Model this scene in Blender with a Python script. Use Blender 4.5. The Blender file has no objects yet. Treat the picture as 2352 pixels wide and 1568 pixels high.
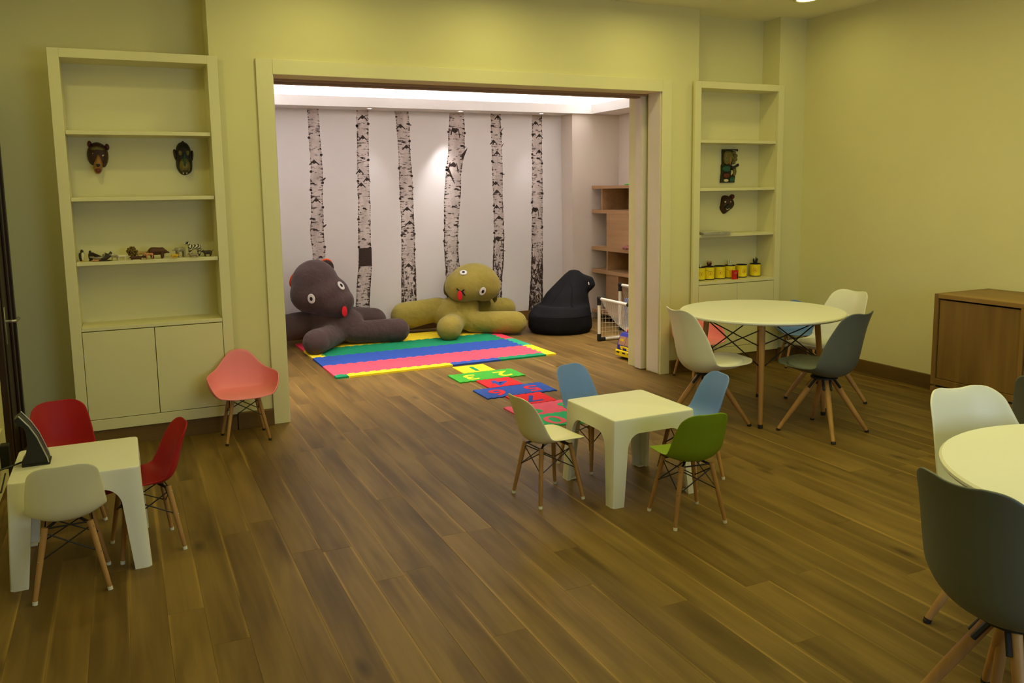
import bpy, bmesh, math, random
import numpy as np
from mathutils import Vector, Matrix
random.seed(7)
S = bpy.context.scene
COL = S.collection
PI = math.pi

# ------------------------------------------------------------------ camera
cam_d = bpy.data.cameras.new('camera'); cam = bpy.data.objects.new('camera', cam_d); COL.objects.link(cam)
_p, _y, _r = 0.13027, 0.43788, -0.01442          # pitch down, yaw right, roll (radians)
Fw = Vector((math.sin(_y)*math.cos(_p), math.cos(_y)*math.cos(_p), -math.sin(_p)))
R0 = Vector((math.cos(_y), -math.sin(_y), 0)); U0 = R0.cross(Fw)
Rv = math.cos(_r)*R0 + math.sin(_r)*U0; Uv = -math.sin(_r)*R0 + math.cos(_r)*U0
cam.matrix_world = Matrix(((Rv.x, Uv.x, -Fw.x, 0), (Rv.y, Uv.y, -Fw.y, 0), (Rv.z, Uv.z, -Fw.z, 1.6), (0, 0, 0, 1)))
cam_d.sensor_fit = 'HORIZONTAL'; cam_d.sensor_width = 36.0; cam_d.lens = 36.0*1905/2352
cam_d.shift_y = -98/2352; cam_d.clip_start = .05
S.camera = cam

# ------------------------------------------------------------------ exposure, world, lights
S.view_settings.view_transform = 'Standard'; S.view_settings.look = 'None'
S.view_settings.exposure = 0.0; S.view_settings.gamma = 1.0; S.view_settings.use_curve_mapping = False
W = bpy.data.worlds.new('world'); S.world = W; W.use_nodes = True
W.node_tree.nodes['Background'].inputs[0].default_value = (.55, .6, .7, 1)
W.node_tree.nodes['Background'].inputs[1].default_value = .015
YEL = (1.0, .935, .31)
FRONT_W = 6.8
PANEL_W = 43.0
COOL_W = 38.0
COVE = 3.0
COVE_W = 12.0
def area(name, loc, size, col, power, rot=(0, 0, 0), shape='DISK', sy=None, spread=180):
    d = bpy.data.lights.new(name, 'AREA'); d.shape = shape; d.size = size
    if sy: d.size_y = sy
    d.color = col; d.energy = power; d.spread = math.radians(spread)
    o = bpy.data.objects.new(name, d); o.location = loc; o.rotation_euler = rot; COL.objects.link(o); return o
def spot(name, loc, target, col, power, ang, blend=.6, rad=.055):
    d = bpy.data.lights.new(name, 'SPOT'); d.color = col; d.energy = power; d.spot_size = math.radians(ang); d.spot_blend = blend
    d.shadow_soft_size = rad
    o = bpy.data.objects.new(name, d); o.location = loc; COL.objects.link(o)
    o.rotation_euler = (Vector(target)-Vector(loc)).to_track_quat('-Z', 'Y').to_euler(); return o
CEIL = 3.08
PANEL = (3.0, 2.55, 3.6, 3.9)             # unseen ceiling panel, guessed source of the yellow light: centre x, y, size x, y
area('fill_panel_light', (PANEL[0], PANEL[1], CEIL-.05), PANEL[2], YEL, PANEL_W, (0, 0, 0), 'RECTANGLE', PANEL[3])
FRONT_LAMPS = [(-.36, 4.5), (1.25, 5.22), (2.53, 5.22), (3.8, 5.22), (5.08, 5.22)]  # only the last is seen; the unseen others are placed to brighten the walls
for (x, y), k in zip(FRONT_LAMPS, (.95, .58, .62, .5, .28)):
    area('lamp_light', (x, y, CEIL-.03), .16, YEL, FRONT_W*k, spread=174)
area('guessed_window_light', (2.6, -1.5, 1.55), 2.4, (.62, .82, 1.0), COOL_W, (math.radians(90), 0, 0), 'RECTANGLE', 1.3)  # cool light from a guessed, unseen window behind the camera
for nm, loc, sx_, sy_ in (('a', (3.12, 8.95, 2.56), 4.1, .05), ('b', (5.34, 7.8, 2.56), .05, 1.9), ('c', (3.12, 6.63, 2.56), 4.1, .05), ('d', (.9, 7.8, 2.56), .05, 1.9)):
    area('cove_light', loc, sx_, (1.0, .955, .955), COVE_W*max(sx_, sy_), (PI, 0, 0), 'RECTANGLE', sy_)
NEU = (1.0, .95, .92)
spot('wall_spot', (2.52, 8.93, 2.49), (2.66, 9.17, 1.32), NEU, 17, 40, 1)
spot('wall_spot', (3.578, 8.93, 2.49), (3.33, 9.17, 1.62), NEU, 85, 40, 1)
spot('wall_spot', (4.61, 8.93, 2.49), (4.42, 9.17, 1.34), NEU, 17, 40, 1)
WARM = (1, .88, .70)
spot('floor_spot', (1.30, 6.62, 2.49), (1.30, 6.85, 0), WARM, 230, 80, 1)
spot('floor_spot', (2.75, 6.62, 2.49), (2.75, 7.0, 0), WARM, 150, 90, 1)  # unseen spot without a fixture, added to brighten the floor and mat
spot('floor_spot', (4.20, 6.62, 2.49), (4.1, 7.0, 0), WARM, 150, 90, 1)
spot('floor_spot', (5.32, 7.7, 2.49), (4.3, 7.75, 0), WARM, 160, 80, 1)

# ------------------------------------------------------------------ materials
def lin(c):
    return tuple(((v/255)/12.92 if v/255 <= .04045 else ((v/255+.055)/1.055)**2.4) for v in c)
MATS = {}
def mat(name, col, rough=.5, var=.04, scale=6, bump=0, bscale=60, spec=.4, emit=None, metal=0, sheen=0, bdist=.01):
    m = bpy.data.materials.new(name); m.use_nodes = True; nt = m.node_tree; b = nt.nodes['Principled BSDF']
    b.inputs['Roughness'].default_value = rough; b.inputs['Specular IOR Level'].default_value = spec; b.inputs['Metallic'].default_value = metal
    tc = nt.nodes.new('ShaderNodeTexCoord'); nz = nt.nodes.new('ShaderNodeTexNoise'); nz.inputs['Scale'].default_value = scale; nz.inputs['Detail'].default_value = 3
    nt.links.new(tc.outputs['Object'], nz.inputs['Vector'])
    rp = nt.nodes.new('ShaderNodeValToRGB'); rp.color_ramp.elements[0].position = .3; rp.color_ramp.elements[1].position = .7
    rp.color_ramp.elements[0].color = tuple(max(0, v*(1-var)) for v in col)+(1,); rp.color_ramp.elements[1].color = tuple(min(1, v*(1+var)) for v in col)+(1,)
    nt.links.new(nz.outputs[0], rp.inputs[0]); nt.links.new(rp.outputs[0], b.inputs['Base Color'])
    if sheen: b.inputs['Sheen Weight'].default_value = sheen
    if bump:
        n2 = nt.nodes.new('ShaderNodeTexNoise'); n2.inputs['Scale'].default_value = bscale; n2.inputs['Detail'].default_value = 4
        bp = nt.nodes.new('ShaderNodeBump'); bp.inputs['Strength'].default_value = bump; bp.inputs['Distance'].default_value = bdist
        nt.links.new(tc.outputs['Object'], n2.inputs['Vector']); nt.links.new(n2.outputs[0], bp.inputs['Height']); nt.links.new(bp.outputs[0], b.inputs['Normal'])
    if emit:
        b.inputs['Emission Color'].default_value = tuple(col)+(1,); b.inputs['Emission Strength'].default_value = emit
    MATS[name] = m; return m
def wood(name, c0, c1, knots=0., rough=.55, axis=1, freq=9, rnd=.16, spec=.3):
    """oak: streaky grain along one axis, cloudy patches, a few dark knots, a shade of its own per board"""
    m = bpy.data.materials.new(name); m.use_nodes = True; nt = m.node_tree; L = nt.links; N = nt.nodes.new; b = nt.nodes['Principled BSDF']
    b.inputs['Roughness'].default_value = rough; b.inputs['Specular IOR Level'].default_value = spec
    g = N('ShaderNodeNewGeometry'); oi = N('ShaderNodeObjectInfo')
    ad = N('ShaderNodeVectorMath'); ad.operation = 'ADD'; sc = N('ShaderNodeVectorMath'); sc.operation = 'SCALE'
    cmb = N('ShaderNodeCombineXYZ'); 
    for k in range(3): L.new(oi.outputs['Random'], cmb.inputs[k])
    L.new(cmb.outputs[0], sc.inputs[0]); sc.inputs['Scale'].default_value = 37 if knots else 0
    L.new(g.outputs['Position'], ad.inputs[0]); L.new(sc.outputs[0], ad.inputs[1])
    def noise(s, det, rgh=.5, dist=0):
        mp = N('ShaderNodeMapping'); L.new(ad.outputs[0], mp.inputs[0]); mp.inputs['Scale'].default_value = s
        n = N('ShaderNodeTexNoise'); n.inputs['Scale'].default_value = 1; n.inputs['Detail'].default_value = det; n.inputs['Roughness'].default_value = rgh; n.inputs['Distortion'].default_value = dist
        L.new(mp.outputs[0], n.inputs['Vector']); return n.outputs[0]
    st = [freq*4]*3; st[axis] = freq*.22
    cl = [freq*1.1]*3; cl[axis] = freq*.16
    fine = noise(st, 4, .6, .6); cloud = noise(cl, 2, .5, .3)
    mx = N('ShaderNodeMath'); mx.operation = 'MULTIPLY_ADD'; L.new(fine, mx.inputs[0]); mx.inputs[1].default_value = .35
    mm = N('ShaderNodeMath'); mm.operation = 'MULTIPLY'; L.new(cloud, mm.inputs[0]); mm.inputs[1].default_value = .65; L.new(mm.outputs[0], mx.inputs[2])
    rp = N('ShaderNodeValToRGB'); e = rp.color_ramp.elements
    e[0].position = .36; e[1].position = .62; e[0].color = tuple(c0)+(1,); e[1].color = tuple(c1)+(1,)
    L.new(mx.outputs[0], rp.inputs[0]); out = rp.outputs[0]
    if knots:
        mp = N('ShaderNodeMapping'); L.new(ad.outputs[0], mp.inputs[0]); mp.inputs['Scale'].default_value = (6, 2.2, 4)
        v = N('ShaderNodeTexVoronoi'); v.inputs['Scale'].default_value = .62; L.new(mp.outputs[0], v.inputs['Vector'])
        kr = N('ShaderNodeValToRGB'); kr.color_ramp.elements[0].position = .02; kr.color_ramp.elements[1].position = .12
        kr.color_ramp.elements[0].color = (.34, .3, .27, 1); kr.color_ramp.elements[1].color = (1, 1, 1, 1)
        L.new(v.outputs['Distance'], kr.inputs[0])
        ml = N('ShaderNodeMix'); ml.data_type = 'RGBA'; ml.blend_type = 'MULTIPLY'; ml.inputs[0].default_value = knots
        L.new(out, ml.inputs[6]); L.new(kr.outputs[0], ml.inputs[7]); out = ml.outputs[2]
    if knots:      # pale brushed streaks along the long edges of a board
        uv = N('ShaderNodeUVMap'); uv.uv_map = 'UVMap'; sx = N('ShaderNodeSeparateXYZ'); L.new(uv.outputs[0], sx.inputs[0])
        ab = N('ShaderNodeMath'); ab.operation = 'PINGPONG'; L.new(sx.outputs[0], ab.inputs[0]); ab.inputs[1].default_value = .5
        er = N('ShaderNodeMapRange'); er.inputs[1].default_value = .0; er.inputs[2].default_value = .11; er.inputs[3].default_value = 1; er.inputs[4].default_value = 0; er.interpolation_type = 'SMOOTHSTEP'; L.new(ab.outputs[0], er.inputs[0])
        sn = noise((9, .9, 3), 2, .5, .2); sr = N('ShaderNodeMapRange'); sr.inputs[1].default_value = .47; sr.inputs[2].default_value = .66; L.new(sn, sr.inputs[0])
        mu = N('ShaderNodeMath'); mu.operation = 'MULTIPLY'; L.new(er.outputs[0], mu.inputs[0]); L.new(sr.outputs[0], mu.inputs[1])
        lx = N('ShaderNodeMix'); lx.data_type = 'RGBA'; L.new(mu.outputs[0], lx.inputs[0]); L.new(out, lx.inputs[6]); lx.inputs[7].default_value = tuple(v*1.55 for v in c1)+(1,); out = lx.outputs[2]
        dn = noise((7, 1.1, 3), 2, .5, .4); dr = N('ShaderNodeMapRange'); dr.inputs[1].default_value = .56; dr.inputs[2].default_value = .78; dr.inputs[3].default_value = 1; dr.inputs[4].default_value = .6; L.new(dn, dr.inputs[0])
        dm = N('ShaderNodeMix'); dm.data_type = 'RGBA'; dm.blend_type = 'MULTIPLY'; dm.inputs[0].default_value = 1; L.new(out, dm.inputs[6]); L.new(dr.outputs[0], dm.inputs[7]); out = dm.outputs[2]
    hs = N('ShaderNodeHueSaturation'); ma = N('ShaderNodeMath'); ma.operation = 'MULTIPLY_ADD'; L.new(oi.outputs['Random'], ma.inputs[0])
    ma.inputs[1].default_value = rnd*2; ma.inputs[2].default_value = 1-rnd; L.new(ma.outputs[0], hs.inputs['Value']); L.new(out, hs.inputs['Color'])
    L.new(hs.outputs[0], b.inputs['Base Color'])
    bp = N('ShaderNodeBump'); bp.inputs['Strength'].default_value = .12; bp.inputs['Distance'].default_value = .004; L.new(fine, bp.inputs['Height']); L.new(bp.outputs[0], b.inputs['Normal'])
    MATS[name] = m; return m

PAINT = mat('cream_paint', (.74, .69, .40), .75, .015, 2, .03, 200, .25)
PAINT2 = mat('cream_gloss_paint', (.76, .71, .45), .45, .015, 3, 0, 60, .4)
CEILM = mat('ceiling_paint', (.86, .82, .62), .85, .02, 2)
WHITEW = mat('mural_white', (.80, .77, .77), .8, .015, 1.5)
BEIGEW = mat('beige_paint', (.74, .66, .58), .8, .02, 2)
TRAYM = mat('tray_paint', (.86, .84, .82), .85, .01, 2)
FLOORM = wood('oak_plank', (.108, .063, .016), (.215, .133, .037), .85, .45, 1, 5.5, .10, .15)
SKIRT = wood('oak_skirting', lin((92, 68, 30)), lin((118, 88, 44)), 0, .5, 1, 5, .02)
SKIRTX = wood('oak_skirting_cross', lin((92, 68, 30)), lin((118, 88, 44)), 0, .5, 0, 5, .02)
LEGW = wood('beech_leg', lin((148, 106, 60)), lin((184, 140, 86)), 0, .45, 2, 6, .06)
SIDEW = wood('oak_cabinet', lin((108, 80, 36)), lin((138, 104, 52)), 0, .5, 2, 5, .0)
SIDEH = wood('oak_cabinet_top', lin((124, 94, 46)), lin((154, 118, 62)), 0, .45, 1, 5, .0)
SHELFW = wood('oak_shelf', lin((150, 114, 76)), lin((176, 138, 96)), 0, .5, 1, 5, .03)
DARKW = wood('dark_door', (.02, .009, .005), (.045, .02, .011), 0, .4, 2, 5, .02)
BROWNT = mat('brown_track', lin((158, 122, 94)), .6, .06)
WPLAST = mat('white_plastic', (.80, .79, .74), .45, .01, 3, .02, 300, .4)
WCHAIR = mat('white_shell', (.78, .77, .68), .35, .01, 3)
CREAMC = mat('cream_shell', (.76, .73, .52), .35, .01, 3)
GREYC = mat('grey_shell', (.12, .135, .125), .45, .02, 3)
GREYL = mat('grey_cushion', (.15, .165, .155), .6, .04, 3, .05, 90)
BLUEC = mat('blue_shell', (.15, .27, .66), .45, .02, 3)
REDC = mat('red_shell', (.36, .006, .012), .5, .02, 3, 0, 60, .25)
PINKC = mat('pink_shell', (.92, .28, .36), .5, .02, 3)
GREENC = mat('green_shell', (.19, .28, .01), .5, .02, 3, 0, 60, .25)
WIRE = mat('black_wire', (.012, .01, .012), .4, .05)
STEEL = mat('screw_steel', (.4, .36, .28), .3, .02, 3, 0, 60, .5, None, .9)
CAPW = mat('white_cap', (.75, .72, .62), .5)
CAPB = mat('black_cap', (.015, .013, .013), .5)
BLACKP = mat('black_plastic', (.012, .012, .013), .45, .05)
SILVER = mat('silver_edge', (.5, .49, .45), .3, .02, 3, 0, 60, .5, None, .7)
BEANM = mat('black_canvas', (.008, .008, .01), .8, .15, 5, .6, 8, .12)
BROWNF = mat('brown_canvas', lin((80, 64, 63)), .9, .08, 4, .6, 7, .15, None, 0, .15, .05)
OLIVEF = mat('olive_canvas', lin((150, 136, 62)), .9, .07, 4, .6, 7, .15, None, 0, .15, .05)
ORANGEF = mat('orange_felt', lin((255, 96, 40)), .9)
REDF = mat('red_felt', lin((214, 24, 40)), .85)
EYEW = mat('white_felt', (.82, .8, .78), .8)
BLKF = mat('black_felt', (.01, .008, .008), .85)
FOAM = {k: mat('foam_'+k, lin(c), .85, .05, 14, .25, 260, .2) for k, c in dict(pink=(238, 84, 112), blue=(46, 82, 176), green=(22, 140, 98), teal=(48, 172, 130), yellow=(250, 222, 48),
         red=(222, 40, 52), lime=(66, 170, 60), rose=(226, 92, 130), crimson=(240, 60, 90)).items()}
WHITEP = mat('white_pipe', (.82, .79, .72), .4)
NETM = mat('net_cord', (.62, .56, .46), .8)
TBLUE = mat('toy_blue', lin((34, 42, 150)), .35); TYEL = mat('toy_yellow', lin((250, 220, 20)), .35); TRED = mat('toy_red', lin((200, 24, 34)), .35)
GLOW = mat('cove_glow', (1.0, .965, .975), .5, 0, 3, 0, 60, .4, COVE)
PANG = mat('fill_panel_glow', (1.0, .93, .34), .5, 0, 3, 0, 60, .4, .5)
LAMPG = mat('lamp_glow', (1.0, .86, .32), .5, 0, 3, 0, 60, .4, 5.0)
SPOTG = mat('spot_glow', (1.0, .95, .88), .5, 0, 3, 0, 60, .4, 12.0)
WINDG = mat('guessed_window_glow', (.75, .86, 1.0), .5, 0, 3, 0, 60, .4, .4)
RECSHADE = mat('recess_shade', (.05, .04, .03), .8)  # dark tone stands in for shade inside narrow recesses

# ------------------------------------------------------------------ mesh helpers
class MB:
    def __init__(s): s.v = []; s.f = []; s.m = []; s.cm = 0
    def add(s, vs, fs):
        o = len(s.v); s.v += [tuple(v) for v in vs]; s.f += [tuple(i+o for i in f) for f in fs]; s.m += [s.cm]*len(fs); return s
    def box(s, x0, x1, y0, y1, z0, z1):
        return s.add([(x0, y0, z0), (x1, y0, z0), (x1, y1, z0), (x0, y1, z0), (x0, y0, z1), (x1, y0, z1), (x1, y1, z1), (x0, y1, z1)],
                     [(0, 3, 2, 1), (4, 5, 6, 7), (0, 1, 5, 4), (1, 2, 6, 5), (2, 3, 7, 6), (3, 0, 4, 7)])
    def rings(s, rs, closed=True, cap=True):
        n = len(rs[0]); vs = [p for r in rs for p in r]; fs = []
        for i in range(len(rs)-1):
            for j in range(n if closed else n-1):
                k = (j+1) % n; fs.append((i*n+j, i*n+k, (i+1)*n+k, (i+1)*n+j))
        if cap: fs += [tuple(reversed(range(n))), tuple(range((len(rs)-1)*n, len(rs)*n))]
        return s.add(vs, fs)
    def tube(s, pts, rad, n=8, cap=True):
        pts = [Vector(p) for p in pts]; rad = rad if isinstance(rad, (list, tuple)) else [rad]*len(pts); rs = []
        up = None
        for i, p in enumerate(pts):
            t = (pts[min(i+1, len(pts)-1)]-pts[max(i-1, 0)]).normalized()
            if up is None: up = Vector((0, 0, 1)) if abs(t.z) < .9 else Vector((1, 0, 0))
            a = t.cross(up).normalized(); b = a.cross(t); up = b
            rs.append([tuple(p+rad[i]*(math.cos(2*PI*k/n)*a+math.sin(2*PI*k/n)*b)) for k in range(n)])
        return s.rings(rs, True, cap)
    def ell(s, c, r, n=14, m=9, rot=None):
        c = Vector(c); vs = [(0, 0, -1)]; fs = []
        for i in range(1, m):
            a = -PI/2+PI*i/m
            for k in range(n): vs.append((math.cos(a)*math.cos(2*PI*k/n), math.cos(a)*math.sin(2*PI*k/n), math.sin(a)))
        vs.append((0, 0, 1)); t = len(vs)-1
        for k in range(n): fs += [(0, 1+(k+1) % n, 1+k), (t, t-n+k, t-n+(k+1) % n)]
        for i in range(m-2):
            for k in range(n): fs.append((1+i*n+k, 1+i*n+(k+1) % n, 1+(i+1)*n+(k+1) % n, 1+(i+1)*n+k))
        out = []
        for v in vs:
            w = Vector((v[0]*r[0], v[1]*r[1], v[2]*r[2]))
            if rot is not None: w = rot @ w
            out.append(tuple(c+w))
        return s.add(out, fs)
    def caps(s, a, b, ra, rb, n=14):
        """tapered capsule"""
        a = Vector(a); b = Vector(b); d = (b-a); L = d.length; d.normalize(); pts = []; rad = []
        for k in range(5):
            t = -PI/2+PI/2*k/5; pts.append(a+d*ra*math.sin(t)); rad.append(max(.002, ra*math.cos(t)))
        for k in range(6):
            t = k/5; pts.append(a+d*L*t); rad.append(ra+(rb-ra)*t)
        for k in range(1, 6):
            t = PI/2*k/5; pts.append(b+d*rb*math.sin(t)); rad.append(max(.002, rb*math.cos(t)))
        return s.tube(pts, rad, n)
    def prism(s, poly, h0, h1, fn):
        """poly of 2d points, fn(u,v,h)->3d"""
        n = len(poly); s.add([fn(u, v, h0) for u, v in poly]+[fn(u, v, h1) for u, v in poly],
            [tuple(reversed(range(n))), tuple(range(n, 2*n))]+[(i, (i+1) % n, n+(i+1) % n, n+i) for i in range(n)]); return s
    def mesh(s, name, mats, smooth=False):
        me = bpy.data.meshes.new(name); me.from_pydata(s.v, [], s.f)
        for m in (mats if isinstance(mats, (list, tuple)) else [mats]): me.materials.append(m)
        me.polygons.foreach_set('material_index', s.m)
        bm = bmesh.new(); bm.from_mesh(me); bmesh.ops.recalc_face_normals(bm, faces=bm.faces); bm.to_mesh(me); bm.free()
        if smooth: me.polygons.foreach_set('use_smooth', [True]*len(me.polygons))
        me.update(); return me
    def build(s, name, mats, parent=None, smooth=False, bevel=0, seg=2, auto=None):
        o = bpy.data.objects.new(name, s.mesh(name, mats, smooth)); COL.objects.link(o); o.parent = parent
        if bevel:
            b = o.modifiers.new('bevel', 'BEVEL'); b.width = bevel; b.segments = seg; b.limit_method = 'ANGLE'; b.angle_limit = math.radians(40)
        if auto: set_auto(o.data, auto)
        return o
def set_auto(me, deg):
    me.polygons.foreach_set('use_smooth', [True]*len(me.polygons)); me.set_sharp_from_angle(angle=math.radians(deg))
def bake(o):
    dg = bpy.context.evaluated_depsgraph_get(); me = bpy.data.meshes.new_from_object(o.evaluated_get(dg)); old = o.data
    o.modifiers.clear(); o.data = me; me.name = old.name; bpy.data.meshes.remove(old); return o
def blob(name, mb, m, voxel, smooth=6, parent=None, zmin=None):
    o = mb.build(name, m, parent)
    r = o.modifiers.new('r', 'REMESH'); r.mode = 'VOXEL'; r.voxel_size = voxel
    sm = o.modifiers.new('s', 'SMOOTH'); sm.iterations = smooth; sm.factor = .5
    bake(o)
    if zmin is not None:
        co = np.empty(len(o.data.vertices)*3); o.data.vertices.foreach_get('co', co); co = co.reshape(-1, 3); co[:, 2] = np.maximum(co[:, 2], zmin); o.data.vertices.foreach_set('co', co.ravel())
    o.data.polygons.foreach_set('use_smooth', [True]*len(o.data.polygons)); return o
def lathe(mb, prof, n=24, c=(0, 0, 0)):
    return mb.rings([[(c[0]+r*math.cos(2*PI*k/n), c[1]+r*math.sin(2*PI*k/n), c[2]+z) for k in range(n)] for r, z in prof])
def empty(name, loc, rz=0):
    o = bpy.data.objects.new(name, None); o.location = loc; o.rotation_euler = (0, 0, rz); o.empty_display_size = .1; COL.objects.link(o); return o
def tag(o, label, cat, group=None):
    o['label'] = label; o['category'] = cat
    if group: o['group'] = group
    return o
def struct(o): o['kind'] = 'structure'; return o
def thing(name, label, cat, loc, rz=0, group=None): return tag(empty(name, loc, rz), label, cat, group)
KIDS = {}
def reparent_children(root): return [c for c in COL.objects if c.parent == root]
def copy_tree(o, parent=None):
    c = o.copy(); COL.objects.link(c)
    if parent: c.parent = parent
    for ch in list(o.children): copy_tree(ch, c)
    return c
def fdisk(r=.0, n=20): return [(r*math.cos(2*PI*k/n), r*math.sin(2*PI*k/n)) for k in range(n)]

# ------------------------------------------------------------------ room shell
LWX, RWX = -.68, 5.70
YF, YR = 5.84, 6.147                       # main wall face, recess face
fl = struct(MB().box(-1.2, 6.4, -1.9, 9.5, -.12, -.015).build('floor', FLOORM))
def visible(x0, x1, y0, y1):
    for x in (x0, (x0+x1)/2, x1):
        for k in range(9):
            p = Vector((x, y0+(y1-y0)*k/8, 0))-cam.location
            z = p.dot(Fw)
            if z < .2: continue
            u, v = 1176+1905*p.dot(Rv)/z, 686-1905*p.dot(Uv)/z
            if -40 < u < 2392 and v < 1620: return True
    return False
rp = random.Random(3)
PW = .132; nplank = 0
for i in range(-5, 45):
    x0 = -.072+i*PW; x1 = x0+PW
    if x0 < -.70 or x1 > 5.76: continue
    y = .6-rp.uniform(0, 1.9)
    while y < 9.17:
        L = rp.choice((1.9, 1.9, 1.9, 1.5, 2.2)); y0, y1 = max(y, .3), min(y+L, 9.18); y += L
        if y1-y0 < .1 or not visible(x0, x1, y0, y1): continue
        g = .0001; e = .0007; dz = rp.uniform(-.0004, .0004)
        a, b, c, d = x0+g, x1-g, y0+g, y1-g
        mb = MB(); mb.add([(a, c, -.015), (b, c, -.015), (b, d, -.015), (a, d, -.015), (a, c, -e+dz), (b, c, -e+dz), (b, d, -e+dz), (a, d, -e+dz),
                (a+e, c+e, dz), (b-e, c+e, dz), (b-e, d-e, dz), (a+e, d-e, dz)],
               [(0, 1, 5, 4), (1, 2, 6, 5), (2, 3, 7, 6), (3, 0, 4, 7), (4, 5, 9, 8), (5, 6, 10, 9), (6, 7, 11, 10), (7, 4, 8, 11), (8, 9, 10, 11)])
        po = mb.build('plank', FLOORM, fl); nplank += 1; uv = po.data.uv_layers.new(name='UVMap')
        for li, lp_ in enumerate(po.data.loops):
            co = po.data.vertices[lp_.vertex_index].co; uv.data[li].uv = ((co.x-x0)/PW, co.y)
wb = MB()
wb.box(-.90, .589, YR, 6.32, 0, CEIL)
wb.box(.589, .985, YF, 6.32, 0, CEIL)
wb.box(.985, 4.128, YF, 6.03, 2.39, CEIL); wb.box(.985, 4.128, 6.03, 6.32, 2.45, CEIL); wb.box(.985, 4.128, 6.165, 6.32, 2.39, 2.45)
wb.box(4.128, 4.51, YF, 6.03, 0, CEIL); wb.box(4.128, 4.51, 6.20, 6.32, 0, CEIL); wb.box(4.128, 4.51, 6.03, 6.20, 2.45, CEIL)
wb.box(4.51, 5.395, 6.06, 6.32, 0, CEIL)
wb.box(5.395, 5.80, YF, 6.32, 0, CEIL)
struct(wb.build('wall_back', PAINT))
struct(MB().box(4.30, 4.50, 6.031, 6.199, 0, 2.45).build('pocket_shade', RECSHADE))  # dark block in the door pocket, its colour imitates the shade there
struct(MB().box(-.90, LWX, -1.7, 6.147, 0, CEIL).build('wall_left', PAINT))
struct(MB().box(RWX, 5.9, -1.7, 6.06, 0, CEIL).build('wall_right', PAINT))
wf = MB(); wf.box(-.9, 1.3, -1.9, -1.7, 0, CEIL); wf.box(3.9, 5.9, -1.9, -1.7, 0, CEIL); wf.box(1.3, 3.9, -1.9, -1.7, 0, .8); wf.box(1.3, 3.9, -1.9, -1.7, 2.3, CEIL)
struct(wf.build('wall_front', PAINT))
wn = struct(MB().box(1.3, 3.9, -1.86, -1.83, .8, 2.3).build('guessed_window_1', WINDG))  # unseen glowing window, a guess added to explain the cool light
m_ = MB()
for x in (1.3, 2.57, 3.84): m_.box(x, x+.06, -1.82, -1.74, .8, 2.3)
m_.box(1.3, 3.9, -1.82, -1.74, .8, .86); m_.box(1.3, 3.9, -1.82, -1.74, 2.24, 2.3)
m_.build('guessed_window_frame', PAINT2, wn)
struct(MB().box(-.9, 5.9, -1.9, 6.32, CEIL, CEIL+.12).build('ceiling', CEILM))
# casing round the wide opening
cs = MB(); cs.box(.877, .985, 5.82, 5.838, 0, 2.49); cs.box(4.128, 4.224, 5.82, 5.838, 0, 2.49); cs.box(.985, 4.128, 5.82, 5.838, 2.39, 2.49)
struct(cs.build('trim_2', PAINT2, bevel=.003))
# jamb liners and the sliding door leaf in its pocket
jm = MB(); jm.box(.985, .991, 5.836, 6.32, 0, 2.39); jm.box(4.118, 4.128, 5.842, 6.0, .012, 2.39)
struct(jm.build('trim_3', BEIGEW))
dl = struct(MB().box(4.095, 4.29, 6.07, 6.165, .006, 2.40).build('door_2', BEIGEW, bevel=.002))
tk = MB(); tk.box(.99, 4.12, 6.10, 6.162, 2.365, 2.449); tk.box(.99, 4.12, 6.031, 6.06, 2.375, 2.449); tk.box(.99, 4.12, 6.06, 6.10, 2.43, 2.449)
struct(tk.build('trim_4', BROWNT))
# skirting boards of the front room
b_ = MB(); b_.box(.636, .876, 5.797, 5.838, .0, .112)
struct(b_.build('baseboard_back', SKIRTX, bevel=.002))
b_ = MB(); b_.box(4.226, 4.436, 5.80, 5.838, 0, .112); b_.box(5.412, 5.678, 5.80, 5.838, 0, .112)
struct(b_.build('baseboard_back', SKIRTX, bevel=.002))
struct(MB().box(-.678, -.336, 6.11, 6.145, 0, .112).build('baseboard_left', SKIRTX, bevel=.002))
struct(MB().box(5.677, 5.698, -1.69, 5.838, 0, .112).build('baseboard_right', SKIRT, bevel=.002))
# dark door on the left wall
dr = struct(MB().box(-.679, -.665, 5.42, 6.10, 0, 2.12).build('door_1', DARKW))
f_ = MB(); f_.box(-.679, -.648, 5.40, 5.46, 0, 2.18); f_.box(-.679, -.648, 6.06, 6.12, 0, 2.18); f_.box(-.679, -.648, 5.40, 6.12, 2.12, 2.18)
f_.box(-.664, -.656, 5.60, 5.66, .02, 2.1); f_.box(-.664, -.652, 5.90, 5.96, .02, 2.1)
f_.build('door_frame', DARKW, dr, bevel=.003)
h_ = MB(); h_.box(-.664, -.655, 5.625, 5.665, .74, .96); h_.tube([(-.655, 5.645, .875), (-.61, 5.645, .875), (-.6, 5.655, .875), (-.6, 5.78, .874)], .009, 8)
h_.build('door_handle', SILVER, dr, smooth=True)
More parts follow.
